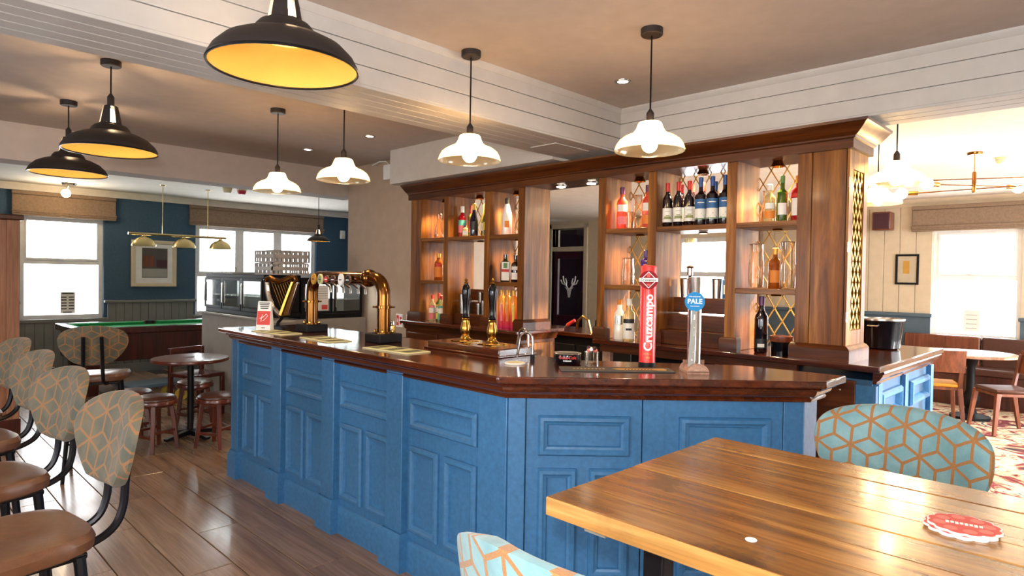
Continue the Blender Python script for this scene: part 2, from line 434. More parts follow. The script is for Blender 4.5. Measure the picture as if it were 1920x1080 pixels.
DOOR = (8.62, .86, 0, 2.58)
fl_ = struct(MB().box(-2.9, 10.7, -3.3, 11.3, -.12, -.012).build('floor', 'floor_base'))
far = wall_y('wall_far', 11, 11.25, -2.9, 10.7, 3.0, FARW, 'navy_wall')
rig = wall_x('wall_right', 10.4, 10.65, -1.3, 11, 3.0, RIGW+[DOOR], 'cream_board')
sou = wall_y('wall_near', -3.25, -3, -2.9, 4.6, 3.0, SOUW, 'plain_wall')
wall_y('wall_garden', -1.55, -1.3, 4.35, 10.7, 3.0, GARW, 'plain_wall')
struct(MB().box(4.35, 4.6, -3, -1.55, 0, 3.0).build('wall_garden', 'plain_wall'))
lef = wall_x('wall_left', -2.85, -2.6, -3, 11, 3.0, LEFW, 'plain_wall')
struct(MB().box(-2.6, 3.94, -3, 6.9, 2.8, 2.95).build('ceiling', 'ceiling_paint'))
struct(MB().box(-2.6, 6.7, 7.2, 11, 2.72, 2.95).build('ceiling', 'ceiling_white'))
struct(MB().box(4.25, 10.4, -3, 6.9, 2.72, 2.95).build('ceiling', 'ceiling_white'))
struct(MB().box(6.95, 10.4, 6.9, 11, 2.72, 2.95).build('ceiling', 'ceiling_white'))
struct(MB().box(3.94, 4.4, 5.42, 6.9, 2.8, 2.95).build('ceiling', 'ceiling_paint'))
struct(MB().box(-2.9, 10.7, -3.3, 11.3, 2.99, 3.1).build('ceiling', 'ceiling_white'))  # roof slab out of view, added to stop sky light leaking in
# the wall end beside the shelving and the far side of the pool room
struct(MB().box(4.03, 4.35, 5.42, 6.72, 0, 2.8).build('wall_back', 'tan_wall'))
struct(MB().box(6.7, 6.95, 6.9, 11, 0, 2.95).build('wall_pool', 'navy_wall'))
struct(MB().box(4.35, 6.95, 6.72, 6.9, 0, 2.95).build('wall_back', 'plain_wall'))

# floor planks: boards along y, each with a bevelled joint
def plank_mesh(name, w, l, h, m, b=.003):
    mb = MB(); v = []
    for z, i in ((0, 0), (h-b, 0), (h, b)):
        v += [(-w/2+i, -l/2+i, z), (w/2-i, -l/2+i, z), (w/2-i, l/2-i, z), (-w/2+i, l/2-i, z)]
    f = [(0, 3, 2, 1), (8, 9, 10, 11)]
    for j in (0, 4):
        for k in range(4): f.append((j+k, j+(k+1) % 4, j+4+(k+1) % 4, j+4+k))
    mb.add(v, f); me_o = mb.build(name, m, ang=20, fix=False); me = me_o.data; bpy.data.objects.remove(me_o); return me
pm = plank_mesh('plank', .236, 1.396, .012, 'floor_plank', .0025)
for i in range(17):
    x = -.42 + i*.24
    y = -1.0 + (i*.53 % 1.4)
    while y < 11.0:
        if x < 4.1 and not (x > 2.25 and 2.2 < y < 4.2):
            o = bpy.data.objects.new('plank', pm); COL.objects.link(o); o.parent = fl_; o.location = (x, min(y, 10.3), -.012 + .0007*((i*7+int(y*3)) % 3))
        y += 1.4
tag(MB().box(4.46, 10.39, -1.29, 6.7, -.012, -.0005).build('carpet', 'carpet_weave'), 'swirly cream and maroon patterned carpet in the bright room behind the bar', 'carpet')

# boarded beams: each board a piece with open joints
def beam_along_x(name, x0, x1, y0, y1, z0, z1, m):
    o = struct(MB().box(x0, x1, y0+.014, y1-.014, z0+.014, z1).build(name, m))
    n = 5; w = (y1-y0)/n
    for k in range(n): MB().box(x0, x1, y0+k*w+.003, y0+(k+1)*w-.003, z0, z0+.016).build('board', m, o, .003)
    n = 3; h = (z1-z0)/n
    for yy in ((y0, y0+.016), (y1-.016, y1)):
        for k in range(n): MB().box(x0, x1, yy[0], yy[1], z0+k*h+.002+(.012 if k == 0 else 0), z0+(k+1)*h-.002).build('board', m, o, .0025)
    return o
def beam_along_y(name, x0, x1, y0, y1, z0, z1, m):
    o = struct(MB().box(x0+.014, x1-.014, y0, y1, z0+.014, z1).build(name, m))
    n = 3; w = (x1-x0)/n
    for k in range(n): MB().box(x0+k*w+.003, x0+(k+1)*w-.003, y0, y1, z0, z0+.016).build('board', m, o, .003)
    n = 3; h = (z1-z0)/n
    for xx in ((x0, x0+.016), (x1-.016, x1)):
        for k in range(n): MB().box(xx[0], xx[1], y0, y1, z0+k*h+.002+(.012 if k == 0 else 0), z0+(k+1)*h-.002).build('board', m, o, .0025)
    return o
b1 = beam_along_x('trim_1', -2.6, 3.94, 2.78, 3.25, 2.48, 2.8, 'beam_paint')
MB().box(3.35, 3.72, 2.9, 3.14, 2.474, 2.482).build('access_panel', 'beam_paint', b1, .002)
b2 = beam_along_y('trim_2', 3.94, 4.25, -3, 5.42, 2.48, 2.8, 'beam_paint')
b3 = struct(MB().box(-2.6, 4.25, 6.9, 7.2, 2.48, 2.95).build('trim_3', 'ceiling_paint'))
b4 = struct(MB().box(4.25, 6.95, 6.9, 7.2, 2.48, 2.95).build('trim_4', 'ceiling_white'))
b5 = struct(MB().box(3.72, 3.94, 3.25, 5.42, 2.46, 2.8).build('trim_5', 'beam_paint'))
# narrow top mouldings under the ceiling of the bar
struct(MB().sweep([(-2.6, 2.78), (3.94, 2.78), (3.94, -3)], [(0, 2.8), (.025, 2.8), (.022, 2.785), (.004, 2.765), (0, 2.765)]).build('trim_6', 'beam_paint'))
# cornice of the outer rooms
struct(MB().sweep([(-2.6, 11), (6.7, 11)], [(0, 2.63), (.02, 2.63), (.03, 2.66), (.09, 2.705), (.1, 2.72), (0, 2.72)]).build('trim_7', 'ceiling_white'))
struct(MB().sweep([(10.4, 6.7), (10.4, -1.3)], [(0, 2.62), (.02, 2.62), (.03, 2.66), (.1, 2.705), (.11, 2.72), (0, 2.72)]).build('trim_8', 'cream_board'))

# wainscot of tongued boards on the far wall, rail on top
wn = struct(MB().box(-2.6, 6.7, 10.975, 10.99, 0, .8).build('wall_far_wainscot', 'dado_grey'))
solid = [(-2.6, FARW[0][0]-.5), (FARW[0][0]+.5, FARW[1][0]-1.07), (FARW[1][0]+1.07, 6.7)]
x = 1.0
while x < 6.68:
    inwin = any(c-w/2-.02 < x+.05 < c+w/2+.02 for c, w, a, b in FARW)
    MB().box(x+.002, x+.108, 10.955, 10.978, .12, .8 if inwin else 1.06).build('board', 'dado_grey', wn, .004); x += .11
for a, b in solid: MB().box(a, b, 10.93, 11, 1.06, 1.1).build('rail', 'dado_grey', wn, .008)
MB().box(-2.6, 6.7, 10.945, 10.99, 0, .13).build('skirting', 'dado_grey', wn, .006)
# right wall: pale boards above, slate dado below
rw = struct(MB().box(10.36, 10.4, .15, RIGW[0][0]-.49, 0, 1.08).build('wall_right_wainscot', 'dado_blue'))
MB().box(10.36, 10.4, RIGW[0][0]+.49, 4.9, 0, 1.08).build('dado', 'dado_blue', rw)
for a, b in ((RIGW[0][0]+.47, 4.93), (.2, RIGW[0][0]-.47)): MB().box(10.33, 10.4, a, b, 1.08, 1.13).build('rail', 'dado_blue', rw, .01)
y = RIGW[0][0]+.49
while y < 4.7:
    MB().box(10.382, 10.4, y+.003, y+.197, 1.13, 2.62).build('board', 'cream_board', rig, .004); y += .2
struct(MB().box(9.2, 9.55, 2.95, 3.3, 0, 2.72).build('trim_9', 'cream_board', bevel=.01))
struct(MB().box(9.2, 10.4, 2.95, 3.3, 2.34, 2.72).build('trim_10', 'cream_board', bevel=.01))

# windows: white frames with a transom, handle and panes; sill boards
def window(n, axis, c, w, z0, z1, pos, lights=1, zt=.55, label=None):
    """frame in a wall hole; axis 'x' = wall along x at y=pos, 'y' = wall along y at x=pos"""
    Mx = T(c, pos, 0) if axis == 'x' else T(pos, c, 0, -PI/2)
    def mk(): return MB(Mx)
    zm = z0+(z1-z0)*zt
    m = mk(); t = .055
    m.box(-w/2, -w/2+t, .06, .12, z0, z1).box(w/2-t, w/2, .06, .12, z0, z1).box(-w/2+t, w/2-t, .06, .12, z1-t, z1).box(-w/2+t, w/2-t, .06, .12, z0, z0+t)
    root = struct(m.build('window_%d' % n, 'white_upvc'), label)
    cuts = [-w/2+t+(w-2*t)*i/lights for i in range(lights+1)]
    for x in cuts[1:-1]: mk().box(x-.045, x+.045, .055, .12, z0+t, z1-t).build('mullion', 'white_upvc', root, .004)
    for i in range(lights):
        a, b = cuts[i]+(.045 if i else 0), cuts[i+1]-(.045 if i < lights-1 else 0)
        mk().box(a, b, .06, .115, zm-.03, zm+.03).build('transom', 'white_upvc', root, .004)
        mk().box(a, b, .086, .09, z0+t, zm-.03).build('pane', 'pane', root); mk().box(a, b, .086, .09, zm+.03, z1-t).build('pane', 'pane', root)
        s = mk(); q = .028
        s.box(a, a+q, .045, .075, zm+.03, z1-t).box(b-q, b, .045, .075, zm+.03, z1-t).box(a+q, b-q, .045, .075, z1-t-q, z1-t).box(a+q, b-q, .045, .075, zm+.03, zm+.03+q)
        s.build('sash', 'white_upvc', root, .003)
        mk().tube([((a+b)/2-.09, .035, zm+.052), ((a+b)/2, .03, zm+.04), ((a+b)/2+.02, .03, zm+.03), ((a+b)/2+.04, .03, zm+.05)], .009, 6).build('handle', 'white_plastic', root)
    mk().box(-w/2-.06, w/2+.06, -.06, .07, z0-.05, z0).build('sill', 'dado_grey' if axis == 'x' else 'dado_blue', root, .008)
    return root
window(1, 'x', FARW[0][0], FARW[0][1], FARW[0][2], FARW[0][3], 11, 1)
window(2, 'x', FARW[1][0], FARW[1][1], FARW[1][2], FARW[1][3], 11, 3, .44)
for k, (c, w, a, b) in enumerate(RIGW): window(3+k, 'y', c, w, a, b, 10.4, 1)
for k, (c, w, a, b) in enumerate(SOUW):
    q = struct(MB(T(c, -3, 0, PI)).box(-w/2, -w/2+.06, .06, .12, a, b).box(w/2-.06, w/2, .06, .12, a, b).box(-w/2, w/2, .06, .12, a, a+.06).box(-w/2, w/2, .06, .12, b-.06, b).box(-.03, .03, .06, .12, a, b).build('window_%d' % (6+k), 'white_upvc'))
    MB(T(c, -3, 0, PI)).box(-w/2+.06, w/2-.06, .086, .09, a+.06, b-.06).build('pane', 'pane', q)
for k, (c, w, a, b) in enumerate(GARW):
    Mx = T(c, -1.3, 0, PI)
    q = struct(MB(Mx).box(-w/2, -w/2+.06, .06, .12, a, b).box(w/2-.06, w/2, .06, .12, a, b).box(-w/2, w/2, .06, .12, a, a+.06).box(-w/2, w/2, .06, .12, b-.06, b).box(-.05, .05, .06, .12, a, b).build('window_%d' % (13+k), 'white_upvc'))
    MB(Mx).box(-w/2+.06, w/2-.06, .086, .09, a+.06, b-.06).build('pane', 'pane', q)
for k, (c, w, a, b) in enumerate(LEFW):
    q = struct(MB(T(-2.6, c, 0, PI/2)).box(-w/2, -w/2+.06, .06, .12, a, b).box(w/2-.06, w/2, .06, .12, a, b).box(-w/2, w/2, .06, .12, a, a+.06).box(-w/2, w/2, .06, .12, b-.06, b).box(-.03, .03, .06, .12, a, b).build('window_%d' % (10+k), 'white_upvc'))
    MB(T(-2.6, c, 0, PI/2)).box(-w/2+.06, w/2-.06, .086, .09, a+.06, b-.06).build('pane', 'pane', q)

# folded fabric blinds above the windows
def blind(label, axis, c, w, z0, z1, pos):
    Mx = T(c, pos, 0) if axis == 'x' else T(pos, c, 0, -PI/2)
    r = thing('roman_blind', label, 'blind', Mx @ Vector((0, 0, z0))); r.rotation_euler = (0, 0, 0 if axis == 'x' else -PI/2)
    h = z1-z0
    MB().box(-w/2, w/2, -.075, -.002, h-.05, h).build('headrail', 'blind', r, .006)
    MB().box(-w/2, w/2, -.06, -.02, .07, h-.05).build('cloth', 'blind', r, .01)
    for k in range(3): MB().box(-w/2-.003*k, w/2+.003*k, -.075-.008*k, -.012, .024*k, .024*k+.03).build('fold', 'blind', r, .009)
blind('brown folded blind above the far window, beside the wooden screen', 'x', 2.02, 1.24, 2.28, 2.62, 10.99)
blind('long brown folded blind over the wide three-light far window', 'x', 4.86, 2.36, 2.3, 2.62, 10.99)
blind('tan folded blind above the bright window of the carpeted room', 'y', 1.66, 1.3, 2.27, 2.62, 10.36)

# the maroon door with an etched stag on its glass
def door():
    yc, w = DOOR[0], DOOR[1]; Mx = T(10.4, yc, 0, -PI/2)
    def mk(): return MB(Mx)
    root = struct(mk().box(-w/2-.1, -w/2, -.02, .2, 0, 2.68).box(w/2, w/2+.1, -.02, .2, 0, 2.68).box(-w/2-.1, w/2+.1, -.02, .2, 2.58, 2.68).box(-w/2, w/2, 0, .2, 2.1, 2.2).build('door_1', 'frame_cream', bevel=.01))
    lf = mk().box(-w/2+.01, -w/2+.12, .05, .1, 0, 2.1).box(w/2-.12, w/2-.01, .05, .1, 0, 2.1).box(-w/2+.12, w/2-.12, .05, .1, 1.95, 2.1).box(-w/2+.12, w/2-.12, .05, .1, 0, .75).build('leaf', 'maroon', root, .004)
    mk().box(-w/2+.12, w/2-.12, .072, .078, .75, 1.95).build('pane', 'pane', root)
    mk().box(-w/2, w/2, .1, .106, 2.2, 2.58).build('fanlight', 'pane', root)
    s = mk()
    def P(u, v): return (u, .066, 1.25+v)
    s.add([P(-.07, .08), P(.07, .08), P(.045, -.03), P(.03, -.12), P(-.03, -.12), P(-.045, -.03)], [(0, 1, 2, 3, 4, 5)])
    s.add([P(-.07, .08), P(-.13, .11), P(-.06, .04)], [(0, 1, 2)]); s.add([P(.07, .08), P(.13, .11), P(.06, .04)], [(0, 1, 2)])
    for q in (-1, 1):
        s.tube([P(q*.04, .08), P(q*.09, .14), P(q*.15, .22), P(q*.17, .33)], .014, 6)
        s.tube([P(q*.09, .14), P(q*.19, .17), P(q*.23, .25)], .012, 6); s.tube([P(q*.08, .13), P(q*.07, .2), P(q*.1, .28)], .012, 6)
    s.build('stag_emblem', 'etched', lf)
    mk().tube([(w/2-.06, .03, .95), (w/2-.06, .01, .97), (w/2-.06, .01, 1.25), (w/2-.06, .03, 1.27)], .01, 8).build('handle', 'brass', lf)
door()
struct(MB().box(11.9, 12, 7.4, 7.75, 0, 3).box(11.9, 12, 8.05, 9.7, 0, 3).box(10.65, 12, 7.4, 7.5, 0, 3).box(10.65, 12, 9.6, 9.7, 0, 3).box(10.65, 12, 7.4, 9.7, 2.9, 3).box(10.65, 12, 7.4, 9.7, -.1, 0).build('wall_porch', 'maroon'))  # back wall shows through the door glass; sides and roof added to block sky

# ---------------------------------------------------------------- the bar
bar = thing('bar_counter', 'long blue panelled bar with a dark polished top and a chamfered corner', 'bar', (2.0, 1.98, 0))
OFF = Matrix.Translation((-2.0, -1.98, 0))
def mkb(Mx=None): return MB(OFF @ Mx if Mx else OFF)
mkb().prism([(2.03, 4.9), (2.03, 2.0), (2.95, 1.08), (3.08, 1.08), (3.05, 1.4), (2.5, 2.04), (2.5, 4.9)], 0, 1.04).build('body', 'bar_blue_dark', bar)
RING = [(0, 0), (0, .012), (.008, .022), (.022, .024), (.03, .016), (.04, .012), (.046, -.004)]
def panel(Mx, u0, u1, v0, v1, m='bar_blue'):
    mb = mkb(Mx); mb.ring(u0, u1, v0, v1, RING)
    i = RING[-1][0]; mb.add([(u0+i, .004, v0+i), (u1-i, .004, v0+i), (u1-i, .004, v1-i), (u0+i, .004, v1-i)], [(0, 1, 2, 3)])
    return mb.build('panel', m, bar, ang=20)
ML = T(2.0, 0, 0, -PI/2)                     # local x = -y world, local -y = -x world
EDGES = [4.80, 4.10, 3.41, 2.72]
for i, e in enumerate(EDGES):
    nx = (EDGES+[1.98])[i+1] + (.145 if i < 3 else 0)
    # facing board of the bay with openings filled by raised panels
    mkb(ML).box(-e, -nx, 0, .035, .15, 1.04).build('bay_board', 'bar_blue', bar)
    u = -e+.03
    panel(ML, u, u+.515, .755, .912); panel(ML, u, u+.235, .215, .665); panel(ML, u+.28, u+.515, .215, .665)
    wp = .145 if i else .1
    mkb(ML).box(-e-wp, -e, -.04, .035, .0, 1.04).build('pilaster', 'bar_blue', bar, .004)
    mkb(ML).sweep([(-e-wp-.01, .0), (-e-wp-.01, -.05), (-e+.01, -.05), (-e+.01, 0)], [(0, .0), (.014, 0), (.014, .165), (.004, .19), (0, .2)]).build('plinth_block', 'bar_blue', bar)
    mkb(ML).sweep([(-e, .0), (-nx, .0)], [(-.03, .0), (.02, .0), (.02, .14), (.012, .16), (0, .168), (-.03, .168)]).build('plinth', 'bar_blue', bar)
mkb(ML).box(-2.165, -1.98, -.012, .035, 0, 1.04).build('corner_board', 'bar_blue', bar, .003)
q2 = .70710678
MC = T(2.0, 1.98, 0, -PI/4)                  # along the chamfer
for a, b in ((0, .075), (.079, .592), (.596, 1.218), (1.222, 1.31)):
    mkb(MC).box(a, b, -.014 if a == 0 else 0, .035, .15, 1.04).build('bay_board', 'bar_blue', bar, .002)
mkb(MC).box(.596, .69, -.004, 0, .15, 1.04).build('stile', 'bar_blue', bar)
for u in (.133, .757):
    w = .405; panel(MC, u, u+w, .762, .94)
    panel(MC, u, u+.172, .22, .705); panel(MC, u+w-.176, u+w, .22, .705)
mkb(MC).sweep([(0, 0), (1.31, 0)], [(-.03, 0), (.035, 0), (.035, .14), (.026, .16), (.01, .168), (-.03, .168)]).build('plinth', 'bar_blue', bar)
mkb().box(2.926, 3.08, 1.05, 1.08, 0, 1.04).build('end_board', 'bar_blue', bar, .003)
mkb(ML).box(-4.92, -4.90, -.04, .5, 0, 1.04).build('end_board', 'bar_blue', bar, .003)
PATH = [(2.5, 4.915), (1.985, 4.915), (1.985, 1.975), (2.92, 1.04), (3.09, 1.04)]
mkb().sweep(PATH[1:], [(0, 1.02), (.02, 1.02), (.026, 1.03), (.02, 1.037), (.034, 1.044), (.046, 1.057), (.05, 1.068), (.05, 1.072), (.066, 1.076), (.072, 1.083), (.066, 1.09), (.06, 1.093), (0, 1.093)]).build('cornice_moulding', 'bar_top', bar, ang=25)
top = mkb().prism([(1.885, 4.985), (1.885, 1.934), (2.876, .943), (3.13, .943), (3.08, 1.42), (2.57, 2.08), (2.57, 4.985)], 1.093, 1.125).build('bar_top', 'bar_top', bar, .006)
mkb().box(2.5, 2.56, 2.2, 4.9, .78, .8).build('speed_rail', 'steel', bar)

# ---------------------------------------------------------------- back counter (two ends either side of the walkway) and shelving
bc = thing('back_counter', 'brown panelled back counter at the wall end with an oak top under the shelves', 'counter', (4.1, 4.5, 0))
def mk(root): return MB(Matrix.Translation(-Vector(root.location)))
mk(bc).box(3.93, 4.42, 3.8, 5.4, 0, 1.05).build('cabinet', 'oak_dark', bc)
mk(bc).prism([(3.85, 5.41), (3.85, 3.735), (4.48, 3.735), (4.48, 5.41)], 1.055, 1.09).build('worktop', 'bar_top', bc, .008)
mk(bc).sweep([(3.93, 5.4), (3.93, 3.8), (4.42, 3.8)], [(0, 1.0), (.02, 1.0), (.03, 1.03), (.045, 1.055), (0, 1.055)]).build('edge_moulding', 'oak_dark', bc)
for y0, y1 in ((3.84, 4.32), (4.36, 4.84), (4.88, 5.36)): mk(bc).box(3.91, 3.935, y0, y1, .12, .97).build('cupboard_door', 'oak_dark', bc, .006)
mk(bc).box(3.97, 4.38, 3.785, 3.805, .12, .97).build('end_panel', 'oak', bc, .006)
bc2 = thing('back_counter', 'return counter with pale blue panels and a polished brown top holding the ice bucket', 'counter', (4.5, 1.2, 0))
mk(bc2).prism([(3.96, 1.06), (5.32, 1.06), (5.32, 1.6), (4.42, 1.6), (4.42, 1.7), (3.96, 1.7)], .004, 1.0).build('cabinet', 'bar_blue_dark', bc2)
mk(bc2).box(3.945, 3.958, 1.14, 1.7, 0, .99).build('side_panel', 'oak_dark', bc2, .004)
mk(bc2).box(3.945, 3.99, 1.035, 1.14, 0, .97).build('corner_post', 'bar_blue', bc2, .003)
mk(bc2).ball((3.944, 1.22, .93), .008, 8, 6).build('knob', 'steel', bc2)
mk(bc2).prism([(3.87, 2.95), (3.87, 1.0), (5.4, .99), (5.4, 1.66), (4.49, 1.66), (4.49, 2.95)], 1.055, 1.09).build('worktop', 'bar_top', bc2, .006)
mk(bc2).sweep([(3.97, 1.06), (5.33, 1.06), (5.33, 1.6)], [(0, .98), (.018, .98), (.022, .995), (.035, 1.005), (.05, 1.03), (.05, 1.035), (.06, 1.045), (.055, 1.055), (0, 1.055)]).build('cornice_moulding', 'bar_top', bc2)
mk(bc2).box(3.9, 3.93, 1.45, 2.9, 1.0, 1.055).build('apron', 'oak_dark', bc2)
mk(bc2).box(3.96, 4.0, 2.85, 2.92, 0, 1.055).build('leg', 'pale_wood', bc2); mk(bc2).box(3.96, 4.0, 1.95, 2.0, 0, 1.055).build('leg', 'pale_wood', bc2)
mk(bc2).box(4.35, 4.42, 1.6, 2.92, 0, 1.055).build('back_board', 'black', bc2)
MR = T(0, 1.06, 0)
OFF, _keep = Matrix.Translation(-Vector(bc2.location)), OFF
def panel2(u0, u1, v0, v1):
    mb = MB(OFF @ MR); mb.ring(u0, u1, v0, v1, [(0, 0), (0, .02), (.01, .034), (.03, .036), (.04, .024), (.055, -.01)])
    i = .055; mb.add([(u0+i, .008, v0+i), (u1-i, .008, v0+i), (u1-i, .008, v1-i), (u0+i, .008, v1-i)], [(0, 1, 2, 3)]); return mb.build('panel', 'bar_blue', bc2, ang=20)
for u0, u1 in ((4.06, 4.5), (4.72, 5.2)):
    panel2(u0, u1, .76, .92); panel2(u0, u0+(u1-u0)*.46, .2, .66); panel2(u0+(u1-u0)*.54, u1, .2, .66)
for u in (3.99, 4.56, 5.24): mk(bc2).box(u, u+.07, 1.03, 1.06, 0, .98).build('pilaster', 'bar_blue', bc2, .004)
OFF = _keep
# black bottle coolers under the right back counter
for k, y in enumerate((1.78, 2.32)):
    c = thing('bottle_cooler', ('black bottle cooler under the back counter, nearer the walkway', 'black bottle cooler under the back counter, beside the brown side panel')[1-k], 'fridge', (4.17, y+.25, 0), 0, 'under-counter coolers')
    mk(c).box(4.0, 4.33, y, y+.5, .05, .86).build('body', 'black', c, .005); mk(c).box(3.975, 3.998, y+.01, y+.49, .12, .8).build('door', 'black', c, .004)
    mk(c).box(3.972, 3.976, y+.05, y+.45, .18, .74).build('pane', 'display_glass', c); mk(c).box(3.955, 3.975, y+.03, y+.05, .3, .7).build('handle', 'steel', c, .003)

bb = thing('back_bar_shelving', 'tall stained oak back bar shelving with a heavy cornice and brass lattice backs', 'shelving', (4.1, 3.3, 1.09))
def ms(): return MB(Matrix.Translation((-4.1, -3.3, -1.09)))
XF, XB = 3.93, 4.27
ZS = (1.50, 1.92); ZT = 2.315
def post(y0, y1, name='upright'): ms().box(XF, XB, y0, y1, 1.09, ZT+.02).build(name, 'oak', bb, .003)
LP = [(5.17, 5.34), (4.747, 4.812), (4.166, 4.236), (3.75, 3.813)]
RP = [(2.893, 2.963), (2.452, 2.522), (1.861, 1.93), (1.40, 1.483)]
for a, b in LP+RP[:3]: post(a, b)
ms().box(XF, XF+.02, 1.4, 1.483, 1.09, ZT+.02).build('upright', 'oak', bb, .003); ms().box(XF+.02, XB, 1.45, 1.483, 1.09, ZT+.02).build('upright', 'oak', bb)
for a, b in LP+RP: ms().sweep([(XF+.05, b+.012), (XF, b+.012), (XF, a-.012), (XF+.05, a-.012)], [(0, 1.09), (.014, 1.09), (.014, 1.165), (.006, 1.18), (0, 1.18)]).build('base_block', 'oak_dark', bb)
for P in (LP, RP):
    for i in range(3):
        a, b = P[i+1][1], P[i][0]
        for z in (ZS if i != 1 else ZS[1:]): ms().box(XF+.006, XB, a, b, z-.034, z).build('shelf', 'oak_h', bb, .003)
        ms().box(XF, XB, a, b, ZT, ZT+.02).build('soffit', 'oak_dark', bb)
        # leaded lattice behind the bay
        for z0, z1 in (((1.1, ZS[0]-.034), (ZS[0], ZS[1]-.034), (ZS[1], ZT)) if i != 1 else ((ZS[1], ZT),)):
            mb = MB(Matrix.Translation((-4.1, -3.3, -1.09))); L = z1-z0; st = .105
            k = a-L*.62
            while k < b:
                for sgn in (1, -1):
                    p0, p1 = (k, z0), (k+L*.62, z1)
                    if sgn < 0: p0, p1 = (k+L*.62, z0), (k, z1)
                    d = (p1[0]-p0[0], p1[1]-p0[1]); t0, t1 = 0, 1
                    for lim, sg in ((a, 1), (b, -1)):
                        if abs(d[0]) > 1e-6:
                            t = (lim-p0[0])/d[0]
                            if d[0]*sg > 0: t0 = max(t0, t)
                            else: t1 = min(t1, t)
                    if t1-t0 > .02: mb.bar((XB-.01, p0[0]+d[0]*t0, p0[1]+d[1]*t0), (XB-.01, p0[0]+d[0]*t1, p0[1]+d[1]*t1), .007, .006, (1, 0, 0))
                k += st
            mb.build('lattice', 'lattice_gold', bb)
        # small brass downlight with its reflector
        yc = (a+b)/2; ms().lathe([(.03, ZT-.001), (.038, ZT-.02), (.045, ZT-.035), (.04, ZT-.035), (.026, ZT-.012)], (4.1, yc, 0), 16).build('downlight', 'brass', bb)
        ms().disc((4.1, yc, ZT-.022), .03, .006, 16).build('lamp', 'spot_lens', bb)
        sp = bpy.data.lights.new('shelf_spot', 'SPOT'); sp.energy = 45; sp.spot_size = R(125); sp.spot_blend = .8; sp.color = (1, .74, .42); sp.shadow_soft_size = .03
        so = bpy.data.objects.new('shelf_spot', sp); COL.objects.link(so); so.location = (4.1, yc, ZT-.04)
# warm pucks under the shelves
for P in (LP, RP):
    for i in range(3):
        a, b = P[i+1][1], P[i][0]; yc = (a+b)/2
        for z in (ZS if i != 1 else ZS[1:]):
            ms().lathe([(.03, z-.036), (.034, z-.046), (.03, z-.048), (.0, z-.046)], (4.12, yc, 0), 16, cap=False).build('puck_light', 'brass', bb)
            sp = bpy.data.lights.new('puck_spot', 'SPOT'); sp.energy = 14; sp.spot_size = R(150); sp.spot_blend = .9; sp.color = (1, .72, .38); sp.shadow_soft_size = .02
            so = bpy.data.objects.new('puck_spot', sp); COL.objects.link(so); so.location = (4.12, yc, z-.055)
# stepped bottle tiers in the two wide bays
for (a, b) in ((LP[2][1], LP[1][0]), (RP[2][1], RP[1][0])):
    for k, (x0, z1) in enumerate(((4.0, 1.19), (4.1, 1.3), (4.19, 1.42))): ms().box(x0, XB, a, b, 1.09 if k == 0 else z1-.11, z1).build('tier', 'oak_dark', bb, .003)
# closed pier at the right-hand end: front board, lattice door in the end
ms().box(XF, XF+.02, 1.205, 1.398, 1.09, ZT+.02).build('pier_front', 'oak', bb, .003)
ms().box(XB-.02, XB, 1.205, 1.45, 1.09, ZT+.02).build('pier_back', 'oak', bb)
e = ms(); e.box(XF, XF+.075, 1.195, 1.215, 1.16, ZT+.02).box(XB-.07, XB, 1.195, 1.215, 1.16, ZT+.02).box(XF+.075, XB-.07, 1.195, 1.215, 1.16, 1.27).box(XF+.075, XB-.07, 1.195, 1.215, 2.2, ZT+.02)
df = e.build('lattice_door', 'oak', bb, .003)
mb = ms(); a, b, z0, z1 = XF+.075, XB-.07, 1.27, 2.2
k = a-(z1-z0)*.5
while k < b:
    for sgn in (1, -1):
        p0, p1 = ((k, z0), (k+(z1-z0)*.5, z1)) if sgn > 0 else ((k+(z1-z0)*.5, z0), (k, z1))
        d = (p1[0]-p0[0], p1[1]-p0[1]); ts = sorted(((a-p0[0])/d[0], (b-p0[0])/d[0])); t0, t1 = max(0, ts[0]), min(1, ts[1])
        if t1-t0 > .02: mb.bar((p0[0]+d[0]*t0, 1.205, p0[1]+d[1]*t0), (p0[0]+d[0]*t1, 1.205, p0[1]+d[1]*t1), .011, .008, (0, 1, 0))
    k += .062
mb.build('lattice', 'gold_lattice', df)
for z in (1.35, 1.75, 2.12): ms().tube([(XF-.004, 1.192, z-.03), (XF-.004, 1.192, z+.03)], .006, 6).build('hinge', 'steel', df)
ms().sweep([(XF, 1.5), (XF, 1.195), (XB, 1.195)], [(0, 1.09), (.03, 1.09), (.03, 1.16), (.018, 1.175), (0, 1.185)]).build('base_moulding', 'oak_dark', bb)
# end panel of the left section, and the bridge over the walkway
ms().box(XF, 4.25, 3.735, 3.752, 1.09, ZT+.02).build('end_panel', 'oak', bb, .002)
ms().sweep([(XF, 3.83), (XF, 3.735), (4.25, 3.735)], [(0, 1.09), (.03, 1.09), (.03, 1.16), (.018, 1.175), (0, 1.185)]).build('base_moulding', 'oak_dark', bb)
ms().box(XF, 4.27, 2.96, 3.75, ZT+.005, ZT+.03).build('bridge_soffit', 'oak_dark', bb)
for y in (3.18, 3.5):
    ms().disc((4.12, y, ZT-.004), .05, .01, 18).build('downlight', 'steel', bb); ms().disc((4.12, y, ZT-.008), .036, .006, 16).build('lamp', 'spot_lens', bb)
ms().box(XF+.02, 4.27, 1.2, 5.34, ZT+.02, 2.44).build('top_box', 'oak_dark', bb)
ms().sweep([(XF, 5.35), (XF, 1.2), (4.28, 1.2)], [(0, ZT-.005), (.03, ZT-.005), (.03, ZT+.045), (.042, ZT+.05), (.045, ZT+.06), (.06, ZT+.066), (.09, ZT+.09), (.115, ZT+.115), (.128, ZT+.12), (.13, ZT+.135), (0, ZT+.135)]).build('cornice', 'oak_dark', bb, ang=25)

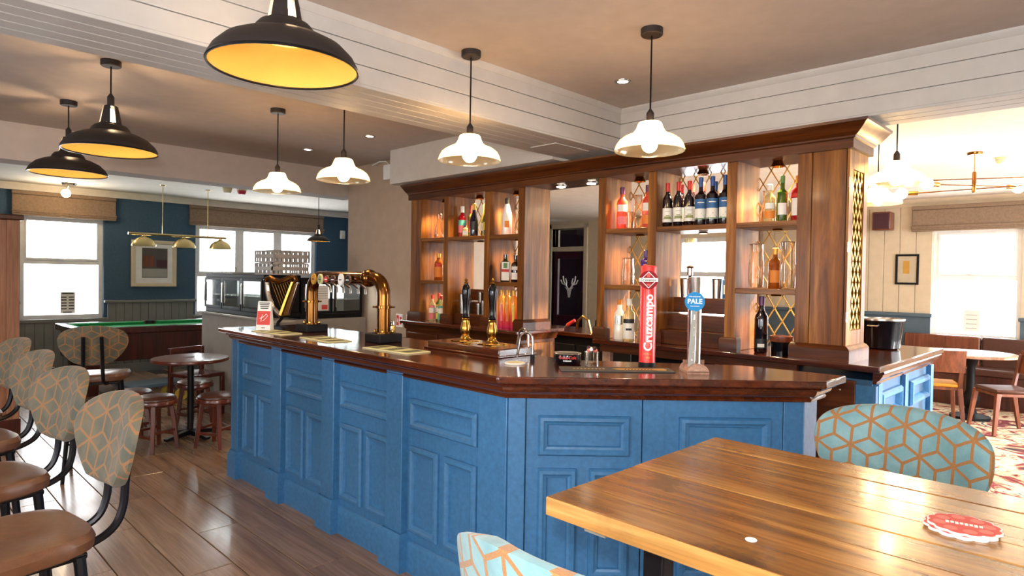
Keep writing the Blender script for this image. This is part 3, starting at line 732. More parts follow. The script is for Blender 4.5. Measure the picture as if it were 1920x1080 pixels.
# ---------------------------------------------------------------- pendants
CORD = 'black_metal'
def pendant_base(root, zr, ztop, z0, m='lamp_black'):
    """ceiling rose, cord and lamp holder; z relative to root"""
    MB().lathe([(.0, zr-.035), (.05, zr-.035), (.055, zr-.03), (.055, zr), (0, zr)], (0, 0, 0), 20).build('ceiling_rose', m, root)
    MB().tube([(0, 0, ztop), (0, 0, zr-.03)], .0045, 6).build('cord', CORD, root)
    MB().lathe([(.0, z0), (.019, z0), (.019, z0+.055), (.016, z0+.06), (.006, z0+.075), (0, z0+.075)], (0, 0, 0), 14).build('lamp_holder', m, root)
def glass_pendant(label, loc, zr, far=False):
    """loc = centre of the rim"""
    r = thing('glass_pendant', label, 'lamp', loc, 0, 'glass pendant lamps'); k = .172
    pendant_base(r, zr-loc[2], .2, .135)
    prof = [(.172, 0), (.173, .006), (.168, .025), (.155, .05), (.13, .07), (.1, .082), (.078, .095), (.066, .115), (.06, .135), (.055, .143), (.02, .146)]
    inner = [(x-.004, z-.003) for x, z in prof[::-1]]; inner[-1] = (.168, 0)
    mb = MB(); n = 120; v = []; f = []
    for i, (rr, z) in enumerate(prof):
        for j in range(n):
            a = 2*PI*j/n; q = rr*(1+(.008 if j % 2 else 0)*(rr > .06)); v.append((q*math.cos(a), q*math.sin(a), z))
    for i in range(len(prof)-1):
        for j in range(n): f.append((i*n+j, i*n+(j+1) % n, (i+1)*n+(j+1) % n, (i+1)*n+j))
    mb.add(v, f).build('glass_shade', 'cream_glass', r, fix=False, ang=60)
    MB().ball((0, 0, .035), .04, 16, 10, (1, 1, 1.05)).lathe([(.03, .065), (.016, .1), (.014, .14)], (0, 0, 0), 14).build('light_bulb', 'bulb_far' if far else 'bulb', r)
    return r
glass_pendant('glass pendant lamp over the chamfered bar corner, hanging by the red tap column', (2.765, 1.773, 2.19), 2.8)
glass_pendant('glass pendant lamp over the pump handles, in front of the boarded beam', (2.372, 2.687, 2.19), 2.8)
glass_pendant('glass pendant lamp hung half behind the beam, above the brass tap arch', (2.24, 3.80, 2.17), 2.8)
glass_pendant('glass pendant lamp over the far end of the bar, above the harp', (2.22, 4.73, 2.17), 2.8)
glass_pendant('glass pendant lamp close beside the lattice end of the shelving', (4.5, 1.1, 2.16), 2.72, True)
glass_pendant('glass pendant lamp farther along the return counter, lower in view', (5.62, 1.5, 2.17), 2.72, True)
def dome_pendant(label, loc, zr, s=1.0):
    r = thing('dome_pendant', label, 'lamp', loc, 0, 'black dome pendants')
    P = [(.252, 0), (.25, .012), (.235, .04), (.2, .075), (.15, .1), (.11, .112), (.098, .135), (.085, .15), (.062, .155), (.058, .165), (.048, .22), (.038, .265), (.03, .27)]
    P = [(x*s, z*s) for x, z in P]
    pendant_base(r, zr-loc[2], .33*s, .268*s)
    # the neck is cut open at four slots, where the bulb shines through
    mb = MB(); mb.lathe(P[:10], (0, 0, 0), 48, cap=False)
    for k in range(4): mb.lathe(P[9:12], (0, 0, 0), 6, k*PI/2+.25, k*PI/2+PI/2-.25)
    mb.lathe(P[11:], (0, 0, 0), 24, cap=False); sh = mb.build('dome_shade', 'lamp_black', r)
    In = [(max(.02, x-.005), z-.004) for x, z in P[:9]]; In[0] = (.249*s, .0005)
    MB().lathe(In, (0, 0, 0), 48, cap=False).build('gold_lining', 'lamp_gold', sh)
    t = [(.25*s*math.cos(2*PI*i/48), .25*s*math.sin(2*PI*i/48), 0) for i in range(48)]
    MB().tube(t, .005*s, 6, close=True).build('rim', 'black_metal', sh)
    MB().ball((0, 0, .12*s), .032*s, 14, 10).lathe([(.025*s, .14*s), (.02*s, .21*s), (.014*s, .25*s)], (0, 0, 0), 12).build('light_bulb', 'bulb', r)
    return r
dome_pendant('big black dome pendant with gold lining, hanging nearest in front of the beam', (1.03, 2.149, 2.265), 2.8)
dome_pendant('black dome pendant with gold lining, the first hanging beyond the boarded beam', (1.036, 4.42, 2.262), 2.8)
dome_pendant('black dome pendant with gold lining, partly behind another dome, nearest the lower beam', (1.066, 5.71, 2.262), 2.8)
dome_pendant('small black dome pendant far off in front of the three-light window', (4.75, 8.75, 2.03), 2.72, .66)

# recessed ceiling spots
for lab, x, y in (('recessed ceiling spot above the boarded corner, by the nearest bar pendant', 3.373, 2.369), ('recessed ceiling spot just behind the boarded beam', 3.207, 5.0), ('recessed ceiling spot close to the plain far beam', 3.14, 6.02)):
    r = thing('ceiling_spot', lab, 'spotlight', (x, y, 2.8), 0, 'recessed ceiling spots')
    MB().lathe([(.032, -.001), (.034, -.006), (.05, -.006), (.052, -.002), (.052, 0), (.032, 0)], (0, 0, 0), 20).build('ring', 'steel', r)
    MB().disc((0, 0, -.004), .033, .003, 18).build('lens', 'spot_lens', r)
r = thing('wall_device', 'white plastic alarm box hung high on the tan wall end with a cable', 'device', (3.978, 5.78, 2.66))
MB().box(-.05, -.002, -.075, .075, -.09, .07).build('case', 'white_plastic', r, .008)
MB().tube([(-.02, .0, .07), (-.02, .06, .11), (-.015, .2, .125), (-.012, .34, .1)], .006, 6).build('cable', 'white_plastic', r)

# ---------------------------------------------------------------- tall stools with curved upholstered backs
def back_pad(mb, w, h, z0, th, rc, x0, low=.42, rake=.06, arch=2.6):
    """curved back pad: broad arched top, narrow foot; facing -x, bent towards the sitter at its sides"""
    nv, nu = 22, 18; V = []; F = []
    def hw(t):
        e = (1-max(0, (t-.58)/.42)**arch)**.5 if t > .58 else 1
        g = low+(1-low)*math.sin(min(1, t/.62)*PI/2)**.9
        b = (1-max(0, (.1-t)/.1)**2*.35)
        return w/2*e*g*b
    for side in (0, 1):
        for j in range(nv+1):
            t = min(.9995, .002+math.sin(PI/2*j/nv)); hh = hw(t)
            for i in range(nu+1):
                s = -1+2*i/nu; u = s*hh; a = u/rc
                edge = max(0, 1-max(abs(s)**6, abs(2*t-1)**10)); off = th*(.25+.75*edge**.5)
                rr = rc-off if side == 0 else rc
                z = z0+h*t
                V.append((x0+rr*math.cos(a)-rc+rake*t, rr*math.sin(a), z))
    n = (nv+1)*(nu+1)
    for j in range(nv):
        for i in range(nu):
            a = j*(nu+1)+i
            F.append((a, a+1, a+nu+2, a+nu+1)); F.append((n+a, n+a+nu+1, n+a+nu+2, n+a+1))
    rim = [i for i in range(nu+1)] + [j*(nu+1)+nu for j in range(1, nv+1)] + [nv*(nu+1)+i for i in range(nu-1, -1, -1)] + [j*(nu+1) for j in range(nv-1, 0, -1)]
    for k in range(len(rim)):
        a, b = rim[k], rim[(k+1) % len(rim)]; F.append((a, n+a, n+b, b))
    return mb.add(V, F)
def bar_stool(label, loc, rz, fab, group=None, w=.46, seat_m='leather', h=.29, arch=2.6, low=.42, rc=.44, z0=.862):
    """faces -x; origin on the floor below the seat centre"""
    r = thing('bar_stool', label, 'bar stool', loc, rz, group)
    mb = MB(); V = []; F = []; n = 20
    # saddle seat: squarish with rolled front and a dished middle
    rings = [(.0, .0), (.45, .004), (.8, .012), (.95, .008), (1.0, -.012), (.98, -.04), (.9, -.05), (0, -.05)]
    for q, dz in rings:
        for i in range(n*2):
            a = PI*i/n; ca, sa = math.cos(a), math.sin(a); e = (abs(ca)**4+abs(sa)**4)**.25
            x, y = .2*q*ca/e, .205*q*sa/e*(1-.10*ca*q)
            V.append((x, y, .77+dz-.014*(ca < -.5)*q*q))
    k = n*2
    for j in range(len(rings)-1):
        for i in range(k): F.append((j*k+i, j*k+(i+1) % k, (j+1)*k+(i+1) % k, (j+1)*k+i))
    mb.add(V, F).build('seat', seat_m, r)
    MB().box(-.16, .16, -.15, .15, .7, .72).build('seat_frame', 'black_metal', r, .006)
    bp = back_pad(MB(), w, h, z0, .04, rc, .285, low, .06, arch).build('backrest', fab, r)
    for s in (-1, 1):
        pts = [(-.05, s*.1, .712), (.1, s*.085, .708), (.2, s*.07, .712), (.265, s*.062, .74), (.293, s*.06, .8), (.303, s*.058, .9), (.338, s*.055, 1.07)]
        MB().tube(smooth(pts), .0125, 8).build('back_tube', 'black_metal', r)
    L = [(-.15, -.14), (-.15, .14), (.14, -.14), (.14, .14)]
    for x, y in L: MB().tube([(x, y, .71), (x*1.38, y*1.38, .0)], .017, 8, .013).build('leg', 'black_metal', r)
    t = 1+.38*(.71-.28)/.71
    for a, b in ((0, 1), (1, 3), (3, 2), (2, 0)):
        MB().tube([(L[a][0]*t, L[a][1]*t, .28), (L[b][0]*t, L[b][1]*t, .28)], .009, 6).build('footrest', 'black_metal', r)
    return r
st = bar_stool('tall stool at the left, nearest of the row, gold-lined fabric back and brown leather seat', (.28, 2.31, 0), R(9), 'velvet_backlit', 'stools along the left', w=.455)
dup(st, (.285, 3.03, 0), R(14), 'tall stool second in the left row, its back half behind the nearest one')
dup(st, (.30, 3.77, 0), R(11), 'tall stool third in the left row, below the bright far window')
dup(st, (.32, 4.52, 0), R(13), 'tall stool farthest in the left row, against the wooden screen')
dup(st, (1.24, 5.62, 0), R(-108), 'tall stool turned away before the pool table, showing two black back posts')
bar_stool('tall stool with teal hexagon-patterned back, behind the high wooden table', (2.06, .575, 0), R(-8), 'velvet', 'stools at the wooden table', .56, 'leather', .31, 3.3, .6, z0=.836)
bar_stool('pale teal patterned stool at the near edge, in front of the wooden table', (.945, .55, 0), PI, 'velvet', 'stools at the wooden table', .56, 'leather', .345, 2.9, .6, z0=.838)

# ---------------------------------------------------------------- high table of planks in the foreground
tb = thing('high_table', 'high rustic table of worn brown planks on a steel frame, in the foreground', 'table', (1.5, -.1, 0))
ws = [.125, .105, .12, .11, .118, .108, .124]; x = -.405
for k, w in enumerate(ws):
    MB().box(x+.0008, x+w-.0008, -1.05, 1.055, 1.012, 1.05-.0006*(k % 3)).build('plank', 'plank_table', tb, .0022); x += w
MB().box(-.41, -.404, -1.05, 1.055, 1.008, 1.0495).build('front_edge', 'table_edge', tb, .002)
for y in (-.9, .95):
    MB().box(-.365, .32, y-.03, y+.03, .98, 1.011).build('crossbar', 'grey_print', tb, .003)
    for s in (-1, 1):
        MB().bar((s*.26, y-.1, 1.0), (s*.26, y-.1, .02), .05, .05, (0, 1, 0)).build('leg', 'black_metal', tb, .004)
    MB().box(-.33, .33, y-.13, y-.07, 0, .025).build('foot_bar', 'black_metal', tb, .004)
tag(MB().disc((1.2, .524, 1.05), .011, .0012, 16).build('sticker', 'white_print'), 'small round white sticker stuck on the wooden table top', 'sticker')
def scallop(r, n=12, k=.09): return [(r*(1+k*abs(math.sin(n*a/2))-k*.5)*math.cos(a), r*(1+k*abs(math.sin(n*a/2))-k*.5)*math.sin(a)) for a in [2*PI*i/72 for i in range(72)]]
for k, (dx, dy, lab) in enumerate(((.004, .003, 'bottom red scalloped beer mat of the stack on the wooden table'), (-.003, .004, 'red scalloped beer mat in the middle of the table stack'), (.002, -.002, 'red scalloped beer mat with white lettering, topmost on the wooden table'))):
    cx, cy, cz = 1.562+dx, .246+dy, 1.0505+k*.0042
    r = thing('beer_mat', lab, 'beer mat', (cx, cy, cz), k*.1, 'beer mats on the wooden table')
    MB().prism(scallop(.062), 0, .004).build('card', 'white_print', r)
    MB().prism(scallop(.0595), .004, .0043).build('red_face', 'coaster_red', r)
    if k == 2:
        for i in range(8):
            a = 2*PI*i/8+.2; MB().disc((.042*math.cos(a), .042*math.sin(a), .0043), .012, .0003, 14).build('petal', 'coaster_light', r)
        for i in range(8): MB().box(-.004-.002*(i % 2), .008, -.031+.008*i, -.025+.008*i, .0043, .0047).build('print', 'white_print', r)

# ---------------------------------------------------------------- low stools and the round table
def low_stool(label, loc, rz):
    r = thing('low_stool', label, 'stool', loc, rz, 'low stools round the small table')
    MB().lathe([(0, .478), (.08, .476), (.135, .468), (.158, .452), (.16, .44), (.15, .436)], (0, 0, 0), 28).build('seat_cushion', 'leather_dark', r)
    MB().lathe([(.15, .437), (.168, .437), (.172, .43), (.172, .405), (.166, .4), (0, .4)], (0, 0, 0), 28).build('seat_ring', 'stool_wood', r)
    for k in range(4):
        a = PI/4+k*PI/2; c, s = math.cos(a), math.sin(a)
        MB().bar((.115*c, .115*s, .41), (.172*c, .172*s, 0), .036, .036, (c, s, 0), .032, .032).build('leg', 'stool_wood', r, .003)
        a2 = a+PI/2; q = .152 if k % 2 else .145; z = .13 if k % 2 else .17; q = .115+(.172-.115)*(.41-z)/.41
        MB().bar((q*c, q*s, z), (q*math.cos(a2), q*math.sin(a2), z), .03, .022).build('stretcher', 'stool_wood', r, .002)
        MB().bar((.12*c, .12*s, .385), (.12*math.cos(a2), .12*math.sin(a2), .385), .04, .02).build('apron', 'stool_wood', r)
    return r
ls = low_stool('low brown wooden stool at the front of the small round table, seat shining', (1.77, 6.05, 0), R(20))
dup(ls, (1.70, 6.48, 0), R(5), 'low wooden stool half hidden behind the front one, left of the table pole')
dup(ls, (2.20, 5.83, 0), R(32), 'low wooden stool beside the blue end of the bar')
dup(ls, (2.32, 6.72, 0), R(10), 'low wooden stool behind the table pole, seat bright with window light')
rt_ = thing('round_table', 'small round red-brown wooden table on a single black pedestal', 'table', (2.13, 6.28, 0))
MB().lathe([(0, .752), (.30, .752), (.325, .748), (.33, .738), (.328, .722), (.31, .715), (0, .715)], (0, 0, 0), 40).build('table_top', 'stool_wood', rt_)
MB().lathe([(.05, .70), (.11, .715)], (0, 0, 0), 16).lathe([(.028, .05), (.028, .7)], (0, 0, 0), 14).build('pedestal', 'black_metal', rt_)
for k in range(4):
    a = k*PI/2+.3; MB().bar((0, 0, .06), (.25*math.cos(a), .25*math.sin(a), .025), .06, .05, (0, 0, 1), .05, .025).build('foot', 'black_metal', rt_, .004)
tag(MB().disc((2.12, 6.3, .7525), .047, .003, 20).build('drip_mat', 'runner'), 'dark round coaster lying on the small round table', 'coaster')

# ---------------------------------------------------------------- bar-top things
ZC = 1.125
FACE = R(-45)                                                       # turned to the customers at the corner
def flat(v, o, ux, uz): return o + ux*v[0] + uz*v[1]
# brass tap arch with its lens badges
ta = thing('tap_arch', 'brass tube tap arch with two legs and round beer badges along its top', 'beer tap', (2.3, 3.86, ZC))
for y in (-.46, .46): MB().box(-.085, .085, y-.085, y+.085, 0, .055).build('plinth', 'black', ta, .006)
rr = .055; pts = [(0, -.46, .05), (0, -.46, .2)]
for k in range(7): a = PI*k/12; pts.append((0, -.46+.11*(1-math.cos(a)), .29+.11*math.sin(a)))
for k in range(7): a = PI/2-PI*k/12; pts.append((0, .46-.11*(1-math.cos(a)), .29+.11*math.sin(a)))
pts += [(0, .46, .2), (0, .46, .05)]
MB().tube(pts, .042, 18).build('arch_tube', 'old_brass', ta)
for y in (-.46, .46):
    MB().lathe([(.043, .055), (.062, .055), (.062, .063), (.043, .066)], (0, y, 0), 20).build('foot_flange', 'old_brass', ta)
    MB().lathe([(.043, .21), (.05, .212), (.05, .228), (.043, .23)], (0, y, 0), 20).build('clamp_ring', 'old_brass', ta)
    for k in range(4):
        a = k*PI/2+PI/4
        MB().tube([(.05*math.cos(a), y+.05*math.sin(a), .22), (.07*math.cos(a), y+.07*math.sin(a), .22)], .006, 6).build('bolt', 'brass', ta)
        MB().lathe([(.007, .064), (.007, .075), (.004, .08)], (.054*math.cos(a), y+.054*math.sin(a), 0), 6).build('bolt', 'brass', ta)
MB().ball((0, -.29, .4), .058, 18, 12).build('ball_joint', 'old_brass', ta)
for k, (y, m2, sh) in enumerate(((.33, 'gold_print', 1.25), (.235, 'mat_green', 1.2), (.15, 'red_print', .9), (.06, 'maroon', .9), (-.04, 'white_print', 1.3), (-.13, 'black_print', 1.2))):
    b = MB(); n = 24
    v = [(-.052-.012*q, y+.031*math.cos(2*PI*i/n), .385+.031*sh*math.sin(2*PI*i/n)) for q in (0, 1) for i in range(n)]
    b.add(v, [list(range(n)), list(range(n, 2*n))[::-1]] + [(i, (i+1) % n, n+(i+1) % n, n+i) for i in range(n)])
    bd = b.build('lens_badge', ('gold_print', 'mat_cream', 'steel', 'steel', 'white_print', 'steel')[k], ta)
    b = MB(); v = [(-.0645, y+.023*math.cos(2*PI*i/n), .385+.023*sh*math.sin(2*PI*i/n)) for i in range(n)]
    b.add(v, [list(range(n))]).build('badge_face', m2, bd)
    MB().box(-.0662, -.0648, y-.016, y+.016, .381, .388).build('print', 'black_print' if k in (0, 1, 4) else 'white_print', bd)
    MB().tube([(.03, y, .36), (.07, y, .33), (.075, y, .29)], .009, 8).build('spout', 'steel', ta)
    MB().tube([(-.04, y, .392), (-.055, y, .392)], .012, 8).build('badge_neck', 'brass', ta)

# the harp
hp = thing('harp_tap', 'silver and bronze harp-shaped beer tap on a curved black foot', 'beer tap', (2.22, 4.66, ZC), R(30))
def P(u, v, d=0): return (d, -u, v)                      # faces -x, u to the right as seen
MB().box(-.04, .04, -.05, .05, 0, .02).tube([P(-.02, .02), P(-.015, .05), P(.015, .08), P(.01, .115)], [.018, .013, .013, .02], 10).build('foot', 'black_metal', hp)
neck = [P(-.13, .345), P(-.122, .375), P(-.09, .383), P(-.05, .365), P(0, .36), P(.05, .375), P(.09, .392), P(.125, .388), P(.135, .365), P(.118, .35)]
MB().tube(neck, [.014, .02, .022, .021, .021, .022, .022, .02, .015, .008], 10).build('neck', 'old_brass', hp)
MB().tube([P(-.12, .35), P(-.115, .29), P(-.1, .23), P(-.07, .17), P(-.03, .125), P(.01, .1)], [.018, .02, .021, .02, .018, .02], 10).build('forepillar', 'chrome', hp)
MB().bar(P(.012, .1), P(.112, .36), .05, .03, (0, 1, 0), .04, .02).build('soundboard', 'brass', hp, .004)
MB().hexa([P(.01, .095, .02), P(.05, .1, .02), P(.01, .095, .05), P(.05, .1, .05), P(.11, .355, .02), P(.135, .35, .02), P(.11, .355, .05), P(.135, .35, .05)]).build('side_panel', 'steel', hp, .003)
for k in range(8):
    t = k/7; MB().tube([P(-.085+.16*t, .365+.01*math.sin(t*3)), P(.012+.085*t*.9+.004, .135+.2*t)], .0016, 4).build('string', 'brass', hp)
# small printed card stand
c = thing('menu_card', 'upright red and white printed card standing on the far end of the bar', 'card', (2.05, 4.545, ZC), R(-52))
MB().hexa([(-.055, -.03, 0), (.055, -.03, 0), (-.055, .03, 0), (.055, .03, 0), (-.05, -.004, .215), (.05, -.004, .215), (-.05, .004, .215), (.05, .004, .215)]).build('stand', 'white_print', c)
def onc(u, z, d=.0012): return (u, -(.03-.026*z/.215)-d, z)
def cardrect(u0, u1, z0, z1, m, nm, d=.0012): return MB().add([onc(u0, z0, d), onc(u1, z0, d), onc(u1, z1, d), onc(u0, z1, d)], [(0, 1, 2, 3)]).build(nm, m, c)
cardrect(-.05, .05, .045, .145, 'red_print', 'red_field')
for i in range(4): cardrect(-.04+.004*i, .04-.003*i, .2-.013*i, .206-.013*i, 'black_print', 'print')
cardrect(-.012, .014, .022, .026, 'black_print', 'print')
MB().tube([onc(-.03, .09, .002), onc(-.005, .1, .002), onc(.02, .125, .002), onc(.03, .11, .002), onc(.005, .08, .002), onc(-.02, .07, .002), onc(-.01, .12, .002)], .0025, 5).build('drawing', 'white_print', c)

# bar towels / mats along the customers' edge
for (x, y, a, lab) in ((2.05, 4.36, 4, 'farthest cream and green printed bar mat, beside the upright card'), (2.08, 3.73, -3, 'middle cream and green printed bar mat, in front of the tap arch'), (2.1, 2.98, 3, 'nearest cream and green printed bar mat, left of the pump handles')):
    r = thing('bar_mat', lab, 'bar mat', (x, y, ZC), R(a), 'printed mats along the bar')
    MB().box(-.085, .085, -.2, .2, 0, .006).build('mat', 'mat_cream', r, .002)
    MB().box(-.07, .07, -.185, .185, .006, .0066).build('green_field', 'mat_green', r)
    for k in range(5): MB().box(-.055, .055, -.16+.07*k, -.12+.07*k, .0066, .0071).build('print', 'mat_cream' if k % 2 else 'runner', r)

# two hand pumps on a wooden box
hb = thing('pump_box', 'low polished wooden box that carries the two pump handles', 'pump box', (2.44, 2.665, ZC), R(0))
MB().box(-.13, .13, -.3, .3, .0, .045).build('box', 'bar_top', hb, .006)
MB().box(-.145, .145, -.315, .315, 0, .012).build('skirt', 'bar_top', hb, .004)
def pump(label, x, y):
    r = thing('hand_pump', label, 'beer pump', (x, y, ZC+.0455), 0, 'beer pump handles')
    MB().lathe([(.055, 0), (.055, .006), (.04, .012), (.028, .02), (.022, .03), (.02, .036), (.026, .05), (.03, .065), (.028, .085), (.022, .11), (.02, .125), (.022, .13), (.018, .135)], (0, 0, 0), 20).build('brass_base', 'brass', r)
    MB().box(-.06, .06, -.06, .06, 0, .005).build('plate', 'brass', r, .002)
    MB().lathe([(.018, .133), (.021, .142), (.017, .155), (.016, .18), (.019, .22), (.024, .27), (.025, .295), (.022, .315), (.014, .33), (.009, .336)], (0, 0, 0), 20).build('handle', 'handle_black', r)
    MB().lathe([(.01, .334), (.013, .34), (.006, .346), (.009, .355), (.005, .362), (.003, .37)], (0, 0, 0), 12).build('finial', 'brass', r)
    MB().tube([(-.012, 0, .357), (.012, 0, .357)], .0035, 6).build('finial_bar', 'brass', r)
    return r
p1 = pump('black and brass pump handle, the one farther from the red column', 2.46, 2.8)
dup(p1, (2.46, 2.575, ZC+.0455), 0, 'black and brass pump handle, the one nearer the red column')
def swan(label, x, y, rz):
    r = thing('swan_neck', label, 'spout', (x, y, ZC), rz, 'chrome swan necks')
    MB().tube([(0, 0, 0), (0, 0, .1)]+[(.035-.035*math.cos(PI*k/8), 0, .1+.04*math.sin(PI*k/8)) for k in range(1, 9)]+[(.085, 0, .01)], .0065, 10).build('tube', 'chrome', r)
    MB().lathe([(.012, 0), (.012, .025), (.008, .03)], (0, 0, 0), 12).build('collar', 'black', r)
swan('chrome swan-neck spout beside the round coaster', 2.40, 2.21, PI*.62)
swan('chrome swan-neck spout half hidden behind the nearer pump handle', 2.545, 2.38, PI*.5)
cs = thing('coaster', 'round cream coaster near the polished bar corner', 'coaster', (2.225, 2.165, ZC)); MB().lathe([(0, 0), (.05, 0), (.052, .004), (.05, .008), (0, .008)], (0, 0, 0), 28).build('disc', 'ceramic', cs); MB().disc((0, 0, .008), .036, .0004, 24).build('print', 'mat_cream', cs)
# black ash-tray like caddy, drinking glass with crystals, runner
a_ = thing('bar_caddy', 'low round black ashtray-like drum with red script, left of the glass tumbler', 'ashtray', (2.45, 2.02, ZC), 0)
MB().lathe([(0, 0), (.064, 0), (.068, .006), (.068, .044), (.066, .05), (.058, .05), (.05, .02), (0, .02)], (0, 0, 0), 36).build('drum', 'handle_black', a_)
MB().lathe([(.0665, .047), (.069, .05), (.0665, .053), (.06, .051)], (0, 0, 0), 36).build('rim', 'steel', a_)
_az = math.atan2(-2.02, -2.45)
def _dr(zo, sl=0): return lambda v: (.0686*math.cos(_az+v[0]/.0686), .0686*math.sin(_az+v[0]/.0686), zo+v[1])
lettering('lettering', 'Coca-Cola', .021, 'red_print', a_, _dr(.034), .0005, 2)
for k in range(6): q = MB(); f0 = _dr(.019); q.add([f0(p) for p in ((-.02+.0068*k, -.003), (-.0152+.0068*k, -.003), (-.0152+.0068*k, .003), (-.02+.0068*k, .003))], [(0, 1, 2, 3)]).build('print', 'white_print', a_)
g_ = thing('tumbler', 'cut glass tumbler of pink straws between the black caddy and the red column', 'glass', (2.53, 1.93, ZC)); MB().lathe([(0, .004), (.034, .0), (.036, .05), (.037, .06), (.034, .06), (.032, .008), (0, .01)], (0, 0, 0), 16).build('glass', 'glass', g_)
for k in range(7): a = k*.9; MB().ball((.018*math.cos(a), .018*math.sin(a), .066+.006*(k % 3)), .01, 8, 6).build('sweet', ('coaster_light', 'white_print', 'maroon')[k % 3], g_)
ru = thing('bar_runner', 'dark rubber bar runner printed with gold lettering, before the red column', 'bar mat', (2.44, 1.72, ZC), -PI/4)
MB().box(-.26, .26, -.065, .065, 0, .006).build('mat', 'runner', ru, .003)
MB().prism([(-.02, .0), (.02, .022), (.17, .022), (.185, .03), (.225, .03), (.235, .0), (.225, -.03), (.185, -.03), (.17, -.022), (.02, -.022)], .006, .0064).build('gold_emblem', 'gold_print', ru)
for k in range(9): MB().prism([(.035+.015*k, -.02), (.041+.015*k, -.02), (.049+.015*k, .004), (.043+.015*k, .004)], .0064, .0067).build('print', 'runner', ru)
for k in range(9): MB().box(-.2+.017*k, -.19+.017*k, -.012, .004, .006, .0064).build('print', 'gold_print', ru)
# red column tap
cr = thing('red_tap_column', 'tall red cylindrical beer tap column with white upright lettering', 'beer tap', (2.667, 1.70, ZC))
MB().lathe([(0, 0), (.042, 0), (.042, .02), (.039, .022)], (0, 0, 0), 28).build('foot', 'black', cr)
MB().lathe([(.039, .02), (.039, .478), (.037, .486), (.03, .49), (0, .491)], (0, 0, 0), 36).build('column', 'cruz_red', cr)
def wrap(rad, az, zoff, rot=True):
    def f(v):
        u, w = (-v[1], v[0]) if rot else (v[0], v[1])        # upright lettering reads bottom to top
        a = az + u/rad; return (rad*math.cos(a), rad*math.sin(a), zoff+w)
    return f
AZ = math.atan2(-1.70, -2.667)
lettering('lettering', 'Cruzcampo', .058, 'white_print', cr, wrap(.0397, AZ+.12, .215), .0019, 2)
lettering('small_lettering', 'SEVILLA', .011, 'gold_print', cr, wrap(.0397, AZ, .065, False), .0002, 1, 1.1)
lettering('small_lettering', '1904', .012, 'gold_print', cr, wrap(.0397, AZ, .046, False), .0002, 1, 1.1)
def disc_facing(root, c, r, h, az, el, m, name, parent=None):
    n = Vector((math.cos(az)*math.cos(el), math.sin(az)*math.cos(el), math.sin(el)))
    o = MB().disc(Vector(c), r, h, 32, n).build(name, m, parent or root); return o, n
def badge_fn(c, az, d):
    n = Vector((math.cos(az), math.sin(az), 0)); ux = Vector((-n.y, n.x, 0)); c = Vector(c)
    return lambda v: tuple(c + n*d + ux*v[0] + Vector((0, 0, v[1])))
bc_ = (.046*math.cos(AZ), .046*math.sin(AZ), .42)
o, n = disc_facing(cr, bc_, .044, .012, AZ, 0, 'badge_red', 'badge'); f = badge_fn(bc_, AZ, .0126)
MB().tube([tuple(Vector(bc_)*1.0-n*.01), tuple(Vector(bc_)+n*.002)], .014, 10).build('badge_neck', 'chrome', cr)
def outline(mb, poly, w, fn):
    cx = sum(p[0] for p in poly)/len(poly); cy = sum(p[1] for p in poly)/len(poly); k = len(poly)
    inn = [(cx+(x-cx)*(1-w), cy+(y-cy)*(1-w)) for x, y in poly]
    return mb.add([fn(p) for p in poly]+[fn(p) for p in inn], [(i, (i+1) % k, k+(i+1) % k, k+i) for i in range(k)])
outline(MB(), [(-.04, 0), (0, -.04), (.04, 0), (0, .04)], .1, f).build('diamond', 'white_print', o)
f2 = badge_fn(bc_, AZ, .0132); MB().add([f2(p) for p in ((-.044, -.009), (.044, -.009), (.044, .009), (-.044, .009))], [(0, 1, 2, 3)]).build('banner', 'white_print', o)
f3 = badge_fn(bc_, AZ, .0138); lettering('lettering', 'Cruzcampo', .0155, 'black_print', o, f3, .0003)
MB().add([f2(p) for p in ((-.008, .014), (.008, .014), (.009, .026), (0, .034), (-.009, .026))], [(0, 1, 2, 3, 4)]).build('crest', 'red_print', o)
MB().add([f2(p) for p in ((-.006, -.028), (.006, -.028), (.011, -.018), (-.011, -.018))], [(0, 1, 2, 3)]).build('crest', 'red_print', o)

# chrome column tap with a blue lens
ch = thing('chrome_tap_column', 'chrome beer tap column with a blue round badge and a tall lettered strip', 'beer tap', (2.69, 1.465, ZC))
MB(T(0, 0, 0, -PI/4)).prism([(-.05, -.075), (.05, -.075), (.05, .06), (-.05, .06)], 0, .012).lathe([(.05, -.07), (.05, .055)], (0, 0, 0), 2).build('foot_plate', 'pale_wood', ch)
bs = MB(T(0, 0, 0, -PI/4) @ Matrix.Rotation(PI/2, 4, 'X'))
bs.prism([(.05*math.cos(PI*k/10), .004+.042*math.sin(PI*k/10)) for k in range(11)], -.06, .075); bs.build('wooden_foot', 'pale_wood', ch)
MB().lathe([(.031, .02), (.031, .43), (.029, .437), (0, .438)], (0, 0, 0), 32).build('column', 'chrome', ch)
AZ2 = math.atan2(-1.465, -2.69)
bc2_ = (.05*math.cos(AZ2), .05*math.sin(AZ2), .325)
o, n = disc_facing(ch, bc2_, .044, .01, AZ2, 0, 'badge_blue', 'badge')
MB().tube([tuple(Vector(bc2_)-n*.02), tuple(Vector(bc2_)+n*.002)], .012, 10).build('badge_neck', 'chrome', ch)
lettering('lettering', 'PALE', .03, 'white_print', o, badge_fn((bc2_[0], bc2_[1], .326), AZ2, .0106), .0008)
lettering('small_lettering', 'PHILADELPHIA', .0075, 'white_print', o, badge_fn((bc2_[0], bc2_[1], .348), AZ2, .0106), .0002)
MB().add([badge_fn(bc2_, AZ2, .0106)(p) for p in ((-.022, -.019), (.022, -.019), (.018, -.021), (-.018, -.021))], [(0, 1, 2, 3)]).build('print', 'white_print', o)
ux = Vector((-math.sin(AZ2), math.cos(AZ2), 0)); nn = Vector((math.cos(AZ2), math.sin(AZ2), 0))
